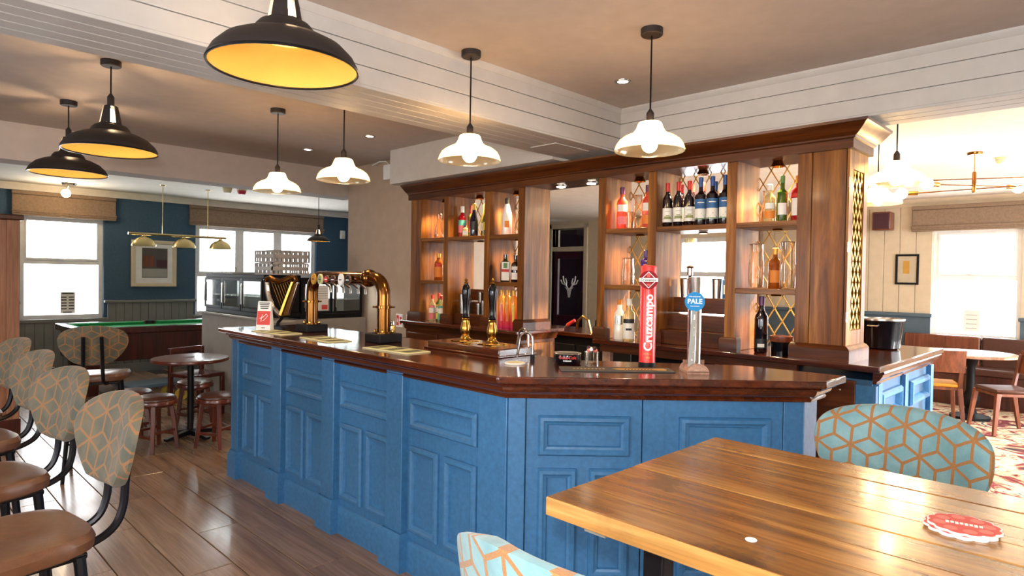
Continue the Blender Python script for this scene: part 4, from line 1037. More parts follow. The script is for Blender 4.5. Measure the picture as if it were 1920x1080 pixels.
def SP(u, z, d=0): return tuple(ux*u + nn*(.052+d) + Vector((0, 0, z)))
stp = MB().hexa([SP(-.026, .03, .012), SP(.004, .03, .0), SP(-.026, .03, .016), SP(.004, .03, .004), SP(-.012, .285, .012), SP(.008, .285, 0), SP(-.012, .285, .016), SP(.008, .285, .004)]).build('strip', 'grey_print', ch)
for k in range(6):
    z = .07+.037*k; t = (z-.03)/.255; u = -.012*(1-t)-.002*t; w = .009*(1-t)+.006*t
    MB().add([SP(u-w, z-.012, .0135), SP(u+w, z-.012, .0075), SP(u+w, z+.012, .0075), SP(u-w, z+.012, .0135)], [(0, 1, 2, 3)] if k % 2 else [(0, 1, 3)]).build('letter', 'white_print', stp)

# ice bucket on the return counter
ib = thing('ice_bucket', 'round black ice bucket with a steel rim on the return counter', 'bucket', (5.0, 1.3, 1.09))
MB().lathe([(.11, 0), (.125, .01), (.148, .2), (.15, .205), (.143, .205), (.115, .02), (0, .02)], (0, 0, 0), 32).build('bucket', 'handle_black', ib)
MB().lathe([(.146, .198), (.154, .2), (.154, .212), (.142, .212), (.142, .205)], (0, 0, 0), 32).build('rim', 'steel', ib)
for s in (-1, 1): MB().tube([(s*.145, -.03, .17), (s*.17, -.03, .165), (s*.17, .03, .165), (s*.145, .03, .17)], .006, 6).build('handle', 'steel', ib)
tag(MB().box(5.1, 5.3, 1.42, 1.55, 1.0905, 1.096).build('bar_cloth', 'coaster_red', bevel=.002), 'folded red bar cloth lying behind the ice bucket', 'cloth')


# ---------------------------------------------------------------- bottles and glasses on the shelves
def liq(name, tint, body, ba): clearglass(name, tint, gloss=.35, body=body, ba=ba)
liq('g_pink', 'ff9a8a', 'd8604e', .45); liq('g_red', 'd81f28', 'b3121c', .6); liq('g_amber', 'd98a2e', 'a85a14', .5); liq('g_green', '8fae4a', '4d6b20', .5); liq('g_purple', '6a2a9a', '4a1680', .7)
liq('g_pale', 'f4eccb', 'e8dca8', .3); liq('g_olive', 'b6a43c', '8a7a20', .5)
mat('g_wine', '150c12', .07, coat=.6); mat('g_darkgreen', '0e1a12', .07, coat=.6); mat('g_blue', '12142a', .08, coat=.6); mat('g_white', 'f2ece0', .15, coat=.5)
mat('cap_red', 'c22a22', .35); mat('cap_blue', '2b4f8f', .35); mat('cap_purple', '5d2450', .35); mat('lab_white', 'e9e6dc', .6); mat('lab_teal', '5bb0a4', .6); mat('lab_blue', '2c5f94', .6)
mat('lab_orange', 'd9822b', .6); mat('lab_black', '1b1a1d', .5); mat('lab_red', 'c8322a', .6); mat('lab_pink', 'e37a80', .6); mat('lab_yellow', 'd9c84a', .6); mat('lab_green', '5f8a4a', .6)
m, nt, p = base('g_gradient'); tc = nt.nodes.new('ShaderNodeTexCoord'); sx = nt.nodes.new('ShaderNodeSeparateXYZ'); link(nt, tc.outputs['Object'], sx.inputs[0])
link(nt, ramp(nt, (S(sx.outputs['Z'])*4.2).k, [(.0, 'd2305e'), (.45, 'e0563a'), (.8, 'e8963c')]), p.inputs['Base Color']); p.inputs['Roughness'].default_value = .15
PROF = {
 'wine': [(0, 0), (.9, .0), (1, .02), (1, .6), (.93, .66), (.5, .75), (.38, .8), (.36, .97), (.4, .975), (.4, 1)],
 'bordeaux': [(0, 0), (.95, 0), (1, .02), (1, .6), (.95, .65), (.42, .72), (.38, .76), (.37, 1)],
 'spirit': [(0, 0), (.95, 0), (1, .02), (1, .62), (.9, .69), (.45, .76), (.4, .8), (.4, .98), (.42, 1)],
 'champ': [(0, 0), (.95, 0), (1, .02), (1, .48), (.85, .58), (.5, .74), (.4, .86), (.42, .95), (.4, 1)],
 'malibu': [(0, 0), (.95, 0), (1, .02), (1, .52), (.9, .62), (.55, .78), (.4, .86), (.38, 1)],
 'square': [(0, 0), (.95, 0), (1, .015), (1, .68), (.93, .73), (.5, .78), (.42, .82), (.42, 1)],
 'tall': [(0, 0), (.95, 0), (1, .02), (1, .8), (.9, .84), (.62, .87), (.6, 1)],
 'curvy': [(0, 0), (.9, 0), (1, .03), (.98, .25), (.86, .42), (.95, .58), (.8, .68), (.42, .78), (.38, 1)],
}
def bottle(label, x, y, z, kind, r, h, body, cap, labs=(), group=None, caplen=.16, pour=False):
    az = math.atan2(-y, -x)
    t = thing('bottle', label, 'bottle', (x, y, z), 0, group); ex = 5 if kind == 'square' else None
    P_ = [(a*r, b*h*(1-.02)) for a, b in PROF[kind]]; rot = az if ex else 0
    mb = MB(Matrix.Rotation(rot, 4, 'Z')); mb.lathe(P_, (0, 0, 0), 28 if ex else 20, ex=ex); mb.build('glass_body', body, t)
    nr = PROF[kind][-1][0]*r
    if pour:
        MB().lathe([(nr+.001, h*.9), (nr+.001, h*.98), (.004, h*1.02), (.003, h*1.14), (0, h*1.14)], (0, 0, 0), 10).build('pourer', cap, t)
    elif cap: MB().lathe([(nr+.0012, h*(1-caplen)), (nr+.0016, h*.995), (nr*.9, h*1.002), (0, h*1.002)], (0, 0, 0), 16).build('cap', cap, t)
    for k, (z0, z1, m, half) in enumerate(labs):
        q = Matrix.Rotation(az, 4, 'Z'); mb = MB(q)
        if ex:
            w = r*half; mb.box(r+.0004+.0003*k, r+.0012+.0003*k, -w, w, z0*h, z1*h)
        else: mb.lathe([(r+.0008+.0004*k, z0*h), (r+.0008+.0004*k, z1*h)], (0, 0, 0), 10, -half, half)
        mb.build('label', m, t)
    return t
def carafe(label, x, y, z, r, h, kind=0, group=None, m='glass'):
    t = thing('carafe' if kind else 'glass', label, 'glass', (x, y, z), 0, group)
    P_ = [[(.72, 1), (.7, .8), (.8, .5), (.78, .1), (.74, .02)], [(.62, 1), (.5, .8), (.55, .66), (.95, .3), (1, .12), (.9, .02)], [(1, 1), (.9, .5), (.82, .05)]][kind]
    pr = [(a*r, b*h) for a, b in P_[::-1]]
    MB().lathe([(0, .002)]+pr+[(a*.94, b) for a, b in pr[::-1]]+[(0, .008)], (0, 0, 0), 20, cap=False).build('glass_body', m, t)
    MB().lathe([(pr[-1][0]*.95, h), (pr[-1][0]*1.03, h+.002), (pr[-1][0]*.97, h+.005)], (0, 0, 0), 20).build('lip', m, t)
    return t
Z1, Z2, Z0 = 1.9205, 1.5005, 1.0905
X = 4.06
# left section, top shelf
carafe('clear glass carafe on the left shelving, top shelf, far bay', X, 5.04, Z1, .05, .24, 1, 'glassware on the shelving')
carafe('slim clear glass beside the far upright, left shelving top shelf', X, 4.92, Z1, .04, .2, 2, 'glassware on the shelving')
bottle('red bottle with white cap and teal label, left shelving top shelf', X, 4.69, Z1, 'spirit', .04, .30, 'g_red', 'lab_white', ((.15, .38, 'lab_pink', 1.1), (.38, .55, 'lab_teal', 1.1)), 'bottles on the shelving', .2)
bottle('red and yellow bottle with a red cap, second on the left top shelf', X+.02, 4.58, Z1, 'spirit', .036, .30, 'g_olive', 'cap_red', ((.15, .5, 'lab_red', .9),), 'bottles on the shelving', .3)
bottle('small squat jar of pale drink in front of the red and yellow bottle', X-.05, 4.59, Z1, 'square', .028, .11, 'g_pale', 'black', ((.15, .5, 'lab_white', .8),), 'bottles on the shelving')
bottle('dark blue-black bottle with pale gold foil, left top shelf', X-.03, 4.49, Z1, 'champ', .04, .31, 'g_blue', 'gold_print', ((.2, .45, 'lab_black', 1.0),), 'bottles on the shelving', .25)
bottle('yellow-green champagne bottle behind the dark foil-topped one', X+.06, 4.43, Z1, 'champ', .042, .31, 'g_olive', 'gold_print', ((.18, .42, 'lab_white', 1.0),), 'bottles on the shelving', .25)
bottle('pale bottle against the right upright, left wide bay top shelf', X-.01, 4.33, Z1, 'champ', .04, .32, 'g_green', 'white_print', ((.18, .4, 'lab_yellow', 1.0),), 'bottles on the shelving', .25)
bottle('white bottle with tall black cap and orange emblem, left top shelf', X-.02, 4.06, Z1, 'malibu', .046, .33, 'g_white', 'lab_black', ((.2, .38, 'lab_orange', .45),), 'bottles on the shelving', .2)
for k, (y, h) in enumerate(((3.97, .22), (3.9, .26))): carafe(('clear glass right behind the white bottle on the left top shelf', 'taller clear glass by the end panel of the left top shelf')[k], X+.03, y, Z1, .04, h, (1, 0)[k], 'glassware on the shelving')
# left section, middle shelf
bottle('amber bottle with an orange label, left shelving middle shelf', X-.02, 5.02, Z2, 'spirit', .044, .27, 'g_amber', 'gold_print', ((.12, .5, 'lab_orange', 1.1), (.5, .62, 'lab_red', .6)), 'bottles on the shelving')
bottle('square dark green bottle with a cream label, left shelving middle shelf', X-.02, 4.07, Z2, 'square', .043, .25, 'g_darkgreen', 'g_darkgreen', ((.06, .72, 'lab_white', .8), (.36, .46, 'lab_red', .78), (.5, .68, 'lab_green', .4)), 'bottles on the shelving')
bottle('dark bottle with a white label tucked by the end panel, left middle shelf', X-.02, 3.94, Z2, 'spirit', .042, .24, 'g_wine', 'g_wine', ((.1, .35, 'lab_white', 1.0), (.45, .58, 'lab_white', 1.0)), 'bottles on the shelving')
# hanging spirit dispensers in the left wide bay
for k, zz in enumerate((1.785, 1.58)):
    o = thing('spirit_optic', ('upturned red bottle in the left wide bay, upper of two', 'upturned bottle with a blue label in the left wide bay, lower of two')[k], 'bottle', (X+.06, 4.34, zz), 0, 'upturned bottles')
    MB().lathe([(.012, -.07), (.014, -.04), (.036, .0), (.038, .02), (.038, .12), (0, .125)], (0, 0, 0), 16).build('glass_body', ('g_red', 'g_pale')[k], o)
    MB().lathe([(.018, -.1), (.018, -.065), (.01, -.06)], (0, 0, 0), 12).build('measure', 'chrome', o); MB().lathe([(.0385, .02), (.0385, .1)], (0, 0, 0), 10, 3, 4.6).build('label', ('lab_red', 'lab_blue')[k], o)
    MB().box(.03, .12, -.01, .01, -.06, -.045).build('bracket', 'steel', o)
# left section, lower: liqueurs, shakers, gradient bottles
for k, (y, dx, c, cp, lb) in enumerate(((5.1, -.03, 'g_pale', 'cap_red', 'lab_pink'), (5.03, 0, 'g_green', 'cap_red', 'lab_yellow'), (4.96, -.03, 'g_pale', 'cap_red', 'lab_teal'), (4.9, .02, 'g_pink', 'lab_white', 'lab_red'))):
    bottle(('leftmost small bright-labelled bottle in the lowest far bay', 'green-yellow small bottle in the lowest far bay', 'small teal-labelled bottle in the lowest far bay', 'small pink bottle nearest the upright in the lowest far bay')[k], X+dx, y, Z0, 'spirit', .032, .26+.02*(k % 2), c, cp, ((.08, .3, lb, 1.2), (.32, .5, 'lab_white', 1.2), (.52, .6, lb, 1.0)), 'bright bottles in the lowest far bay', .15)
for k, (x, y, z, r, h) in enumerate(((4.05, 4.66, 1.19, .04, .19), (4.05, 4.57, 1.19, .036, .15), (4.14, 4.5, 1.3, .03, .1), (4.06, 4.44, 1.19, .026, .1), (4.06, 4.37, 1.19, .028, .13), (4.05, 4.29, 1.19, .03, .15))):
    c = thing('steel_cup', ('tall steel shaker on the lowest tier of the left wide bay', 'second steel shaker of the left wide bay, a little shorter', 'steel cup standing up on the second tier of the left bay', 'smallest steel measure in the left wide bay', 'steel measure second from the right in the left wide bay', 'steel cup beside the right upright of the left wide bay')[k], 'cup', (x, y, z), 0, 'steel bar cups')
    MB().lathe([(0, .003), (r*.8, 0), (r, h), (r*.95, h), (r*.76, .006), (0, .006)], (0, 0, 0), 20).build('cup', 'steel', c); MB().lathe([(r, h-.008), (r*1.05, h-.003), (r*1.0, h+.001)], (0, 0, 0), 20).build('lip', 'chrome', c)
g = thing('ram_decanter', 'gold ram-shaped decanter on the top tier of the left wide bay', 'ornament', (4.22, 4.46, 1.42), 0)
MB().ball((0, 0, .075), .04, 16, 10, (.75, 1.3, .85)).build('body', 'brass', g); MB().ball((0, -.055, .115), .02, 12, 8, (.8, 1.2, 1)).build('head', 'brass', g)
for sx_ in (-1, 1):
    for sy in (-1, 1): MB().tube([(sx_*.016, sy*.032, .06), (sx_*.018, sy*.034, 0)], .007, 6).build('leg', 'brass', g)
for k, (y, m2) in enumerate(((4.1, 'g_gradient'), (4.025, 'g_gradient'), (3.95, 'g_gradient'), (3.875, 'g_gradient'))):
    bottle(('tall pink to orange bottle, first of four by the nearer pump', 'tall pink to orange bottle, second of the four', 'tall pink to orange bottle, third of the four', 'tall pink to orange bottle next to the end panel')[k], X-.03, y, Z0, 'tall', .031, .34, m2, 'gold_print', ((.18, .62, ('lab_pink', 'lab_orange', 'lab_yellow', 'lab_orange')[k], .35),), 'tall gradient bottles', .12)
# right section, top shelf
bottle('pink gin bottle with purple cap at the left of the right shelving', X-.02, 2.82, Z1, 'spirit', .042, .32, 'g_pink', 'cap_purple', ((.42, .58, 'lab_white', 1.0), (.12, .3, 'lab_pink', .9)), 'bottles on the shelving')
carafe('clear glass jug between two pink bottles on the right top shelf', X+.02, 2.70, Z1, .05, .25, 0, 'glassware on the shelving')
carafe('small clear tumbler in front of the glass jug, right top shelf', X-.06, 2.72, Z1, .035, .12, 2, 'glassware on the shelving')
bottle('second pink bottle with dark cap, beside the wine bay', X-.01, 2.60, Z1, 'spirit', .044, .32, 'g_pink', 'cap_purple', ((.4, .58, 'lab_white', 1.0), (.1, .3, 'lab_orange', .9)), 'bottles on the shelving')
for k, y in enumerate((2.405, 2.32, 2.235)):
    t = bottle(('red-capped wine with white label, leftmost of the front row', 'red-capped wine with white label, middle of its three', 'red-capped wine with white label, next to the blue-capped wines')[k], X-.06, y, Z1, 'wine', .036, .31, 'g_wine', 'cap_red', ((.1, .42, 'lab_white', 1.25),), 'red-capped wines', .2)
    az = math.atan2(-y, -X+.06)
    for z0, z1, hf in ((.19, .23, .7), (.17, .19, .9), (.24, .26, .35), (.34, .352, .5)): MB(Matrix.Rotation(az, 4, 'Z')).lathe([(.0376, z0*.31), (.0376, z1*.31)], (0, 0, 0), 8, -hf, hf).build('print', 'mat_green' if z0 < .3 else 'grey_print', t)
for k, y in enumerate((2.15, 2.065, 1.975)):
    t = bottle(('blue-capped wine with blue and white label, leftmost of three', 'blue-capped wine with blue and white label, middle of three', 'blue-capped wine with blue and white label, against the upright')[k], X-.06, y, Z1, 'bordeaux', .0385, .325, 'g_wine', 'cap_blue', ((.12, .34, 'lab_white', 1.25), (.34, .54, 'lab_blue', 1.25)), 'blue-capped wines', .2)
    az = math.atan2(-y, -X+.06)
    def wl(v, q=.0398): return (q*math.cos(az+v[0]/q), q*math.sin(az+v[0]/q), v[1])
    b = MB(); b.add([wl((-.03, .048)), wl((-.012, .06)), wl((.004, .08)), wl((.02, .062)), wl((.034, .052)), wl((.034, .045)), wl((-.03, .042))], [(0, 1, 6), (1, 2, 3), (1, 3, 6), (3, 4, 5), (3, 5, 6)]).build('print', 'lab_blue', t)
    MB(Matrix.Rotation(az, 4, 'Z')).lathe([(.0398, .148), (.0398, .155)], (0, 0, 0), 8, -.6, .6).build('print', 'lab_white', t)
    MB(Matrix.Rotation(az, 4, 'Z')).lathe([(.0397, .04), (.0397, .046)], (0, 0, 0), 8, -1.1, 1.1).build('print', 'lab_green', t)
for k, (y, c) in enumerate(((2.37, 'cap_red'), (2.285, 'cap_red'), (2.2, 'cap_red'), (2.11, 'cap_blue'), (2.02, 'cap_blue'))):
    bottle(('red-capped wine in the back row, far left', 'red-capped wine in the back row, second from the left', 'red-capped wine in the back row, third from the left', 'blue-capped wine in the back row, fourth from the left', 'blue-capped wine in the back row, nearest the upright')[k], X+.07, y, Z1, 'wine', .036, .31, 'g_wine', c, (), 'wines in the back row', .2)
carafe('clear decanter on the right top shelf, far side of the lattice bay', X, 1.72, Z1, .045, .2, 1, 'glassware on the shelving')
bottle('clear bottle with a white label, in the right lattice bay top shelf', X-.03, 1.69, Z1, 'spirit', .036, .24, 'g_pale', 'lab_white', ((.1, .3, 'lab_orange', 1.0), (.35, .5, 'lab_white', .8)), 'bottles on the shelving')
bottle('green long-necked bottle in the right lattice bay, top shelf', X-.02, 1.615, Z1, 'bordeaux', .034, .29, 'g_green', 'lab_green', ((.15, .4, 'lab_white', .8),), 'bottles on the shelving')
bottle('red bottle with white label and orange cap, beside the oak pier', X-.02, 1.515, Z1, 'spirit', .044, .28, 'g_red', 'lab_orange', ((.12, .5, 'lab_white', 1.1), (.52, .6, 'lab_red', 1.1)), 'bottles on the shelving')
# right section, middle shelf
carafe('clear flared carafe on the right shelving, middle shelf left bay', X-.02, 2.76, Z2, .062, .2, 0, 'glassware on the shelving')
bottle('bright purple bottle behind the red column, right middle shelf', X-.02, 2.60, Z2, 'square', .04, .26, 'g_purple', 'g_purple', ((.08, .2, 'lab_white', .5), (.45, .6, 'lab_purple' if 'lab_purple' in MATS else 'lab_pink', .5)), 'bottles on the shelving', .2)
carafe('wide clear carafe on the right middle shelf, left of the amber bottle', X-.04, 1.765, Z2, .06, .28, 0, 'glassware on the shelving')
bottle('amber bottle between two carafes, right middle shelf', X+.03, 1.67, Z2, 'spirit', .042, .26, 'g_amber', 'gold_print', ((.15, .45, 'lab_orange', .8),), 'bottles on the shelving')
carafe('wide clear carafe on the right middle shelf, beside the oak pier', X-.04, 1.565, Z2, .06, .29, 0, 'glassware on the shelving')
for k, (y, zz) in enumerate(((2.28, 1.74),)):
    o = thing('spirit_optic', 'upturned clear bottle with a chrome measure in the right wide bay', 'bottle', (X+.05, y, zz), 0, 'upturned bottles')
    MB().lathe([(.012, -.1), (.014, -.05), (.036, .0), (.04, .02), (.04, .1), (0, .105)], (0, 0, 0), 16).build('glass_body', 'g_pale', o)
    MB().lathe([(.02, -.16), (.022, -.11), (.03, -.1), (.012, -.09)], (0, 0, 0), 14).build('measure', 'chrome', o); MB().tube([(.0, 0, -.16), (0, 0, -.3)], .012, 8).build('spout', 'black', o)
    MB().box(.02, .15, -.01, .01, -.12, -.1).build('bracket', 'steel', o)
# right section, lower
bottle('white bottle with orange cap and silver oval label', X-.06, 2.80, Z0, 'curvy', .045, .3, 'g_white', 'lab_orange', ((.38, .6, 'steel', .6),), 'bottles on the shelving', .13)
bottle('clear tequila-style bottle with a black and white label', X-.08, 2.70, Z0, 'spirit', .044, .31, 'g_pale', 'lab_white', ((.05, .42, 'lab_white', 1.1), (.42, .52, 'lab_black', 1.1), (.25, .3, 'lab_black', .5)), 'bottles on the shelving')
bottle('clear bottle tucked behind the red column, lowest right shelf', X-.04, 2.605, Z0, 'square', .036, .3, 'glass', 'black', ((.1, .5, 'lab_white', .6),), 'bottles on the shelving')
for k, (x, y, z, r, h, m2) in enumerate(((4.22, 2.37, 1.42, .045, .14, 'steel'), (4.22, 2.13, 1.42, .036, .14, 'steel'))):
    c = thing('steel_cup', ('steel ice cup on the top tier of the right wide bay', 'steel cup on the top tier behind the chrome column')[k], 'cup', (x, y, z), 0, 'steel bar cups')
    MB().lathe([(0, .003), (r*.85, 0), (r, h), (r*.95, h), (r*.8, .006), (0, .006)], (0, 0, 0), 20).build('cup', m2, c); MB().lathe([(r, h-.008), (r*1.05, h-.003), (r*1.0, h+.001)], (0, 0, 0), 20).build('lip', 'chrome', c)
bottle('blue can-shaped bottle on the top tier, right wide bay', 4.22, 2.06, 1.42, 'tall', .028, .16, 'lab_blue', 'lab_blue', ((.2, .6, 'lab_white', .7),), 'bottles on the shelving')
bottle('pale gold bottle with a steel pourer on the top tier, right wide bay', 4.2, 1.985, 1.42, 'spirit', .04, .19, 'g_pale', 'chrome', ((.1, .25, 'lab_red', .4),), 'bottles on the shelving', .1, True)
bottle('dark wine bottle leaning light on its shoulder, lowest lattice bay', X-.02, 1.73, Z0, 'wine', .042, .36, 'g_wine', 'cap_purple', ((.08, .25, 'lab_black', 1.0), (.1, .16, 'lab_white', .5)), 'bottles on the shelving')
c = thing('wine_cooler', 'dark wood and black wine cooler in the lowest lattice bay', 'bucket', (X-.02, 1.6, Z0)); MB().lathe([(0, 0), (.06, 0), (.065, .1), (.058, .1), (.05, .01), (0, .01)], (0, 0, 0), 20).build('bucket', 'handle_black', c); MB().lathe([(.066, .08), (.069, .085), (.069, .115), (.058, .115), (.058, .1)], (0, 0, 0), 20).build('rim', 'chair_wood', c)

# seen through the walkway: soda gun, hose, a green bottle, brass tap of the far counter
fc = thing('service_counter', 'dark service counter behind the walkway, with black fridges and hoses on it', 'counter', (5.1, 4.2, 0)); 
MB().box(-.25, .25, -1.0, .9, .004, .98).build('body', 'black', fc, .005); MB().box(-.3, .3, -1.05, .95, .98, 1.02).build('worktop', 'bar_top', fc, .006)
for k, (y0, y1) in enumerate(((-.95, -.35), (-.3, .25), (.3, .85))): MB().box(-.268, -.251, y0, y1, .1, .9).build('door', 'black', fc, .004)
gt = thing('column_tap', 'brown brass hooked tap column beyond the walkway', 'beer tap', (5.1, 3.62, 1.02))
MB().tube([(0, 0, 0), (0, 0, .3)]+[(0, -.09+.09*math.cos(PI*k/8), .3+.12*math.sin(PI*k/8)) for k in range(1, 7)], .03, 14).build('column', 'old_brass', gt)
MB().lathe([(.031, .22), (.038, .222), (.038, .236), (.031, .238)], (0, 0, 0), 16).build('clamp_ring', 'brass', gt); MB().tube([(-.05, 0, .23), (.05, 0, .23)], .005, 6).build('bolt', 'brass', gt); MB().lathe([(.03, 0), (.05, 0), (.05, .01), (.03, .012)], (0, 0, 0), 16).build('flange', 'brass', gt)
hz = thing('soda_gun', 'red and steel soda gun with a curled yellow hose in the walkway', 'soda gun', (4.92, 3.95, 1.02))
MB().tube([(0, 0, .02), (-.02, -.03, .1), (-.03, -.1, .16), (-.03, -.17, .12), (-.02, -.2, .0)], .011, 8).build('hose', 'brass', hz); MB().tube([(-.03, .0, .11), (-.03, .09, .06)], .018, 8).build('grip', 'red_print', hz); MB().tube([(-.03, .09, .06), (-.03, .12, .03)], .012, 8).build('nozzle', 'steel', hz)
bottle('dark green bottle lying on the service counter, walkway', 4.95, 3.7, 1.02, 'bordeaux', .04, .2, 'g_darkgreen', 'black', (), 'bottles on the shelving')

# ---------------------------------------------------------------- half wall with display fridges beyond the bar
hw = struct(MB().box(2.8, 2.95, 5.95, 7.9, 0, 1.06).box(2.95, 4.02, 6.3, 6.45, 0, 1.06).build('wall_half', 'grey_wall'))
MB().box(2.77, 2.98, 5.93, 7.93, 1.06, 1.085).build('cap_rail', 'grey_wall', hw, .006)
def display(label, loc, rz, n, w):
    """black glass-front display cabinet; local front -x, along y"""
    r = thing('display_fridge', label, 'fridge', loc, rz); L = n*w; h = .44
    MB().box(0, .4, 0, L, 0, .05).box(0, .4, 0, L, h-.05, h).box(.38, .4, 0, L, .05, h-.05).box(.0, .4, 0, .02, .05, h-.05).box(0, .4, L-.02, L, .05, h-.05).build('case', 'black', r, .004)
    MB().box(.02, .38, .02, L-.02, .2, .206).build('shelf', 'steel', r)
    MB().box(.36, .379, .021, L-.021, .051, h-.051).build('liner', 'white_plastic', r); MB().box(.03, .05, .03, L-.03, h-.07, h-.052).build('light_tube', 'fridge_tube', r)
    for i in range(n):
        a, b = i*w+.01, (i+1)*w-.01; q = .03
        d = MB().box(-.018, -.001, a, a+q, .05, h-.04).box(-.018, -.001, b-q, b, .05, h-.04).box(-.018, -.001, a+q, b-q, .05, .05+q).box(-.018, -.001, a+q, b-q, h-.04-q, h-.04).build('door', 'black', r, .003)
        MB().box(-.012, -.006, a+q, b-q, .05+q, h-.04-q).build('pane', 'display_glass', d); MB().box(-.03, -.018, b-.022, b-.01, .12, h-.1).build('handle', 'steel', d)
    return r
display('long black glass-fronted display fridge on the grey half wall', (2.83, 6.31, 1.087), 0, 3, .52)
d2 = display('black glass-fronted display fridge behind the brass tap arch', (2.95, 6.3, 1.062), PI/2, 2, .37)
d2.location = (3.98, 6.32, 1.062); d2.rotation_euler = (0, 0, PI/2)
pn = thing('paper_notice', 'white paper notice taped on the display fridge behind the brass arch', 'paper', (3.42, 6.3075, 1.28)); MB().box(-.13, .13, -.002, 0, -.13, .14).build('sheet', 'paper', pn); MB().box(.05, .12, -.0032, -.002, -.12, -.07).build('print', 'coaster_red', pn)
for k in range(5): MB().box(-.02, .115, -.0032, -.002, .0+.025*k, .006+.025*k).build('print', 'grey_print', pn)
def crate(label, x, y, z, rz=0):
    r = thing('glass_crate', label, 'crate', (x, y, z), rz, 'grey glass crates'); s, h = .2, .125
    MB().box(-s, s, -s, s, 0, .012).build('base', 'crate_grey', r)
    MB().box(-s, s, -s, -s+.012, .045, .085).box(-s, s, s-.012, s, .045, .085).box(-s, -s+.012, -s, s, .045, .085).box(s-.012, s, -s, s, .045, .085).build('band', 'crate_grey', r)
    MB().box(-s, s, -s, -s+.014, h-.014, h).box(-s, s, s-.014, s, h-.014, h).box(-s, -s+.014, -s, s, h-.014, h).box(s-.014, s, -s, s, h-.014, h).build('top_rim', 'crate_grey', r)
    mb = MB()
    for i in range(9):
        u = -s+.006+(2*s-.012)*i/8
        for z0, z1 in ((.012, .045), (.085, h-.014)):
            mb.box(u-.009, u+.009, -s, -s+.012, z0, z1).box(u-.009, u+.009, s-.012, s, z0, z1).box(-s, -s+.012, u-.009, u+.009, z0, z1).box(s-.012, s, u-.009, u+.009, z0, z1)
    o = mb.build('bars', 'crate_grey', r); o['kind'] = 'stuff'
    return r
crate('lower grey plastic glass crate on the display fridge', 3.07, 6.42, 1.528); crate('upper grey plastic glass crate, topmost of the pair by the window', 3.075, 6.42, 1.655, R(3))
wr = thing('wine_glass_rack', 'low rack of upturned glasses at the far end of the display fridge', 'rack', (3.02, 7.45, 1.528)); MB().box(-.17, .17, -.3, .3, 0, .02).build('tray', 'crate_grey', wr, .004)
for x, y in ((-.12, -.2), (-.12, -.07), (-.12, .06), (-.12, .19)): MB().lathe([(.03, .021), (.036, .05), (.03, .075), (.0, .08)], (x, y, 0), 14).build('glass', 'glass', wr)
cm = thing('drip_tray_tap', 'small chrome and brass tap with a dark drip tray behind the arch', 'beer tap', (2.75, 4.1, ZC-.1)); MB().box(-.12, .14, -.22, .22, .0, .05).build('drip_tray', 'black', cm, .005); MB().tube([(.03, -.1, .05), (.03, -.1, .17), (-.03, -.1, .17), (-.04, -.1, .14)], .018, 10).build('tap', 'chrome', cm); MB().lathe([(.01, .05), (.016, .1), (.012, .15), (0, .155)], (-.02, -.19, 0), 12).build('handle', 'brass', cm)
MB().box(-.1, .12, -.2, .2, -.9, 0).build('stand', 'black', cm)
for k, (y, z) in enumerate(((5.66, 1.05), (5.47, 1.05))):
    s_ = thing('wall_sign', ('small white sign with red figures low on the tan wall, left of the tap leg', 'small white sign with red figures low on the tan wall, right of the tap leg')[k], 'sign', (4.029, y, z), 0, 'small wall signs')
    MB().box(-.004, 0, -.06, .06, -.06, .08).build('plate', 'white_print', s_); MB().box(-.005, -.004, .005, .05, -.045, .065).build('red_field', 'red_print', s_); MB().box(-.005, -.004, -.045, -.01, -.03, .05).build('print', 'red_print', s_); MB().box(-.0056, -.005, .018, .034, -.01, .03).build('print', 'white_print', s_)

# ---------------------------------------------------------------- pool end of the room
pt = thing('pool_table', 'red-brown pool table with green baize, set before the far windows', 'pool table', (2.85, 9.55, 0)); L, Wd = 2.2, 1.15
MB().box(-L/2+.05, L/2-.05, -Wd/2+.05, Wd/2-.05, .42, .76).build('cabinet', 'mahogany', pt, .006)
MB().box(-L/2+.1, L/2-.1, -Wd/2+.1, Wd/2-.1, .76, .795).build('baize', 'baize', pt)
for s in (-1, 1):
    MB().box(-L/2, L/2, s*Wd/2-(.1 if s > 0 else 0), s*Wd/2+(.1 if s < 0 else 0), .76, .84).build('rail', 'mahogany', pt, .01)
    MB().box(s*L/2-(.1 if s > 0 else 0), s*L/2+(.1 if s < 0 else 0), -Wd/2+.1, Wd/2-.1, .76, .84).build('rail', 'mahogany', pt, .01)
    for k in (-1, 1): MB().hexa([(k*.52-.45, s*(Wd/2-.1), .795), (k*.52+.45, s*(Wd/2-.1), .795), (k*.52-.4, s*(Wd/2-.15), .795), (k*.52+.4, s*(Wd/2-.15), .795), (k*.52-.45, s*(Wd/2-.1), .838), (k*.52+.45, s*(Wd/2-.1), .838), (k*.52-.4, s*(Wd/2-.15), .83), (k*.52+.4, s*(Wd/2-.15), .83)]).build('cushion', 'baize', pt)
    MB().hexa([(s*(L/2-.1), -.42, .795), (s*(L/2-.15), -.38, .795), (s*(L/2-.1), .42, .795), (s*(L/2-.15), .38, .795), (s*(L/2-.1), -.42, .838), (s*(L/2-.15), -.38, .83), (s*(L/2-.1), .42, .838), (s*(L/2-.15), .38, .83)]).build('cushion', 'baize', pt)
    for x in (-L/2+.08, 0, L/2-.08): MB().disc((x, s*(Wd/2-.08), .8), .055, .042, 16).build('pocket', 'pocket', pt)
    for x in (-1, 1): MB().bar((x*.9, s*.4, .42), (x*.9, s*.4, 0), .16, .16, (0, 1, 0), .13, .13).build('leg', 'mahogany', pt, .006)
MB().tube([(-L/2-.01, -.3, .62), (-L/2-.05, -.3, .62)], .02, 8).build('coin_handle', 'chrome', pt)
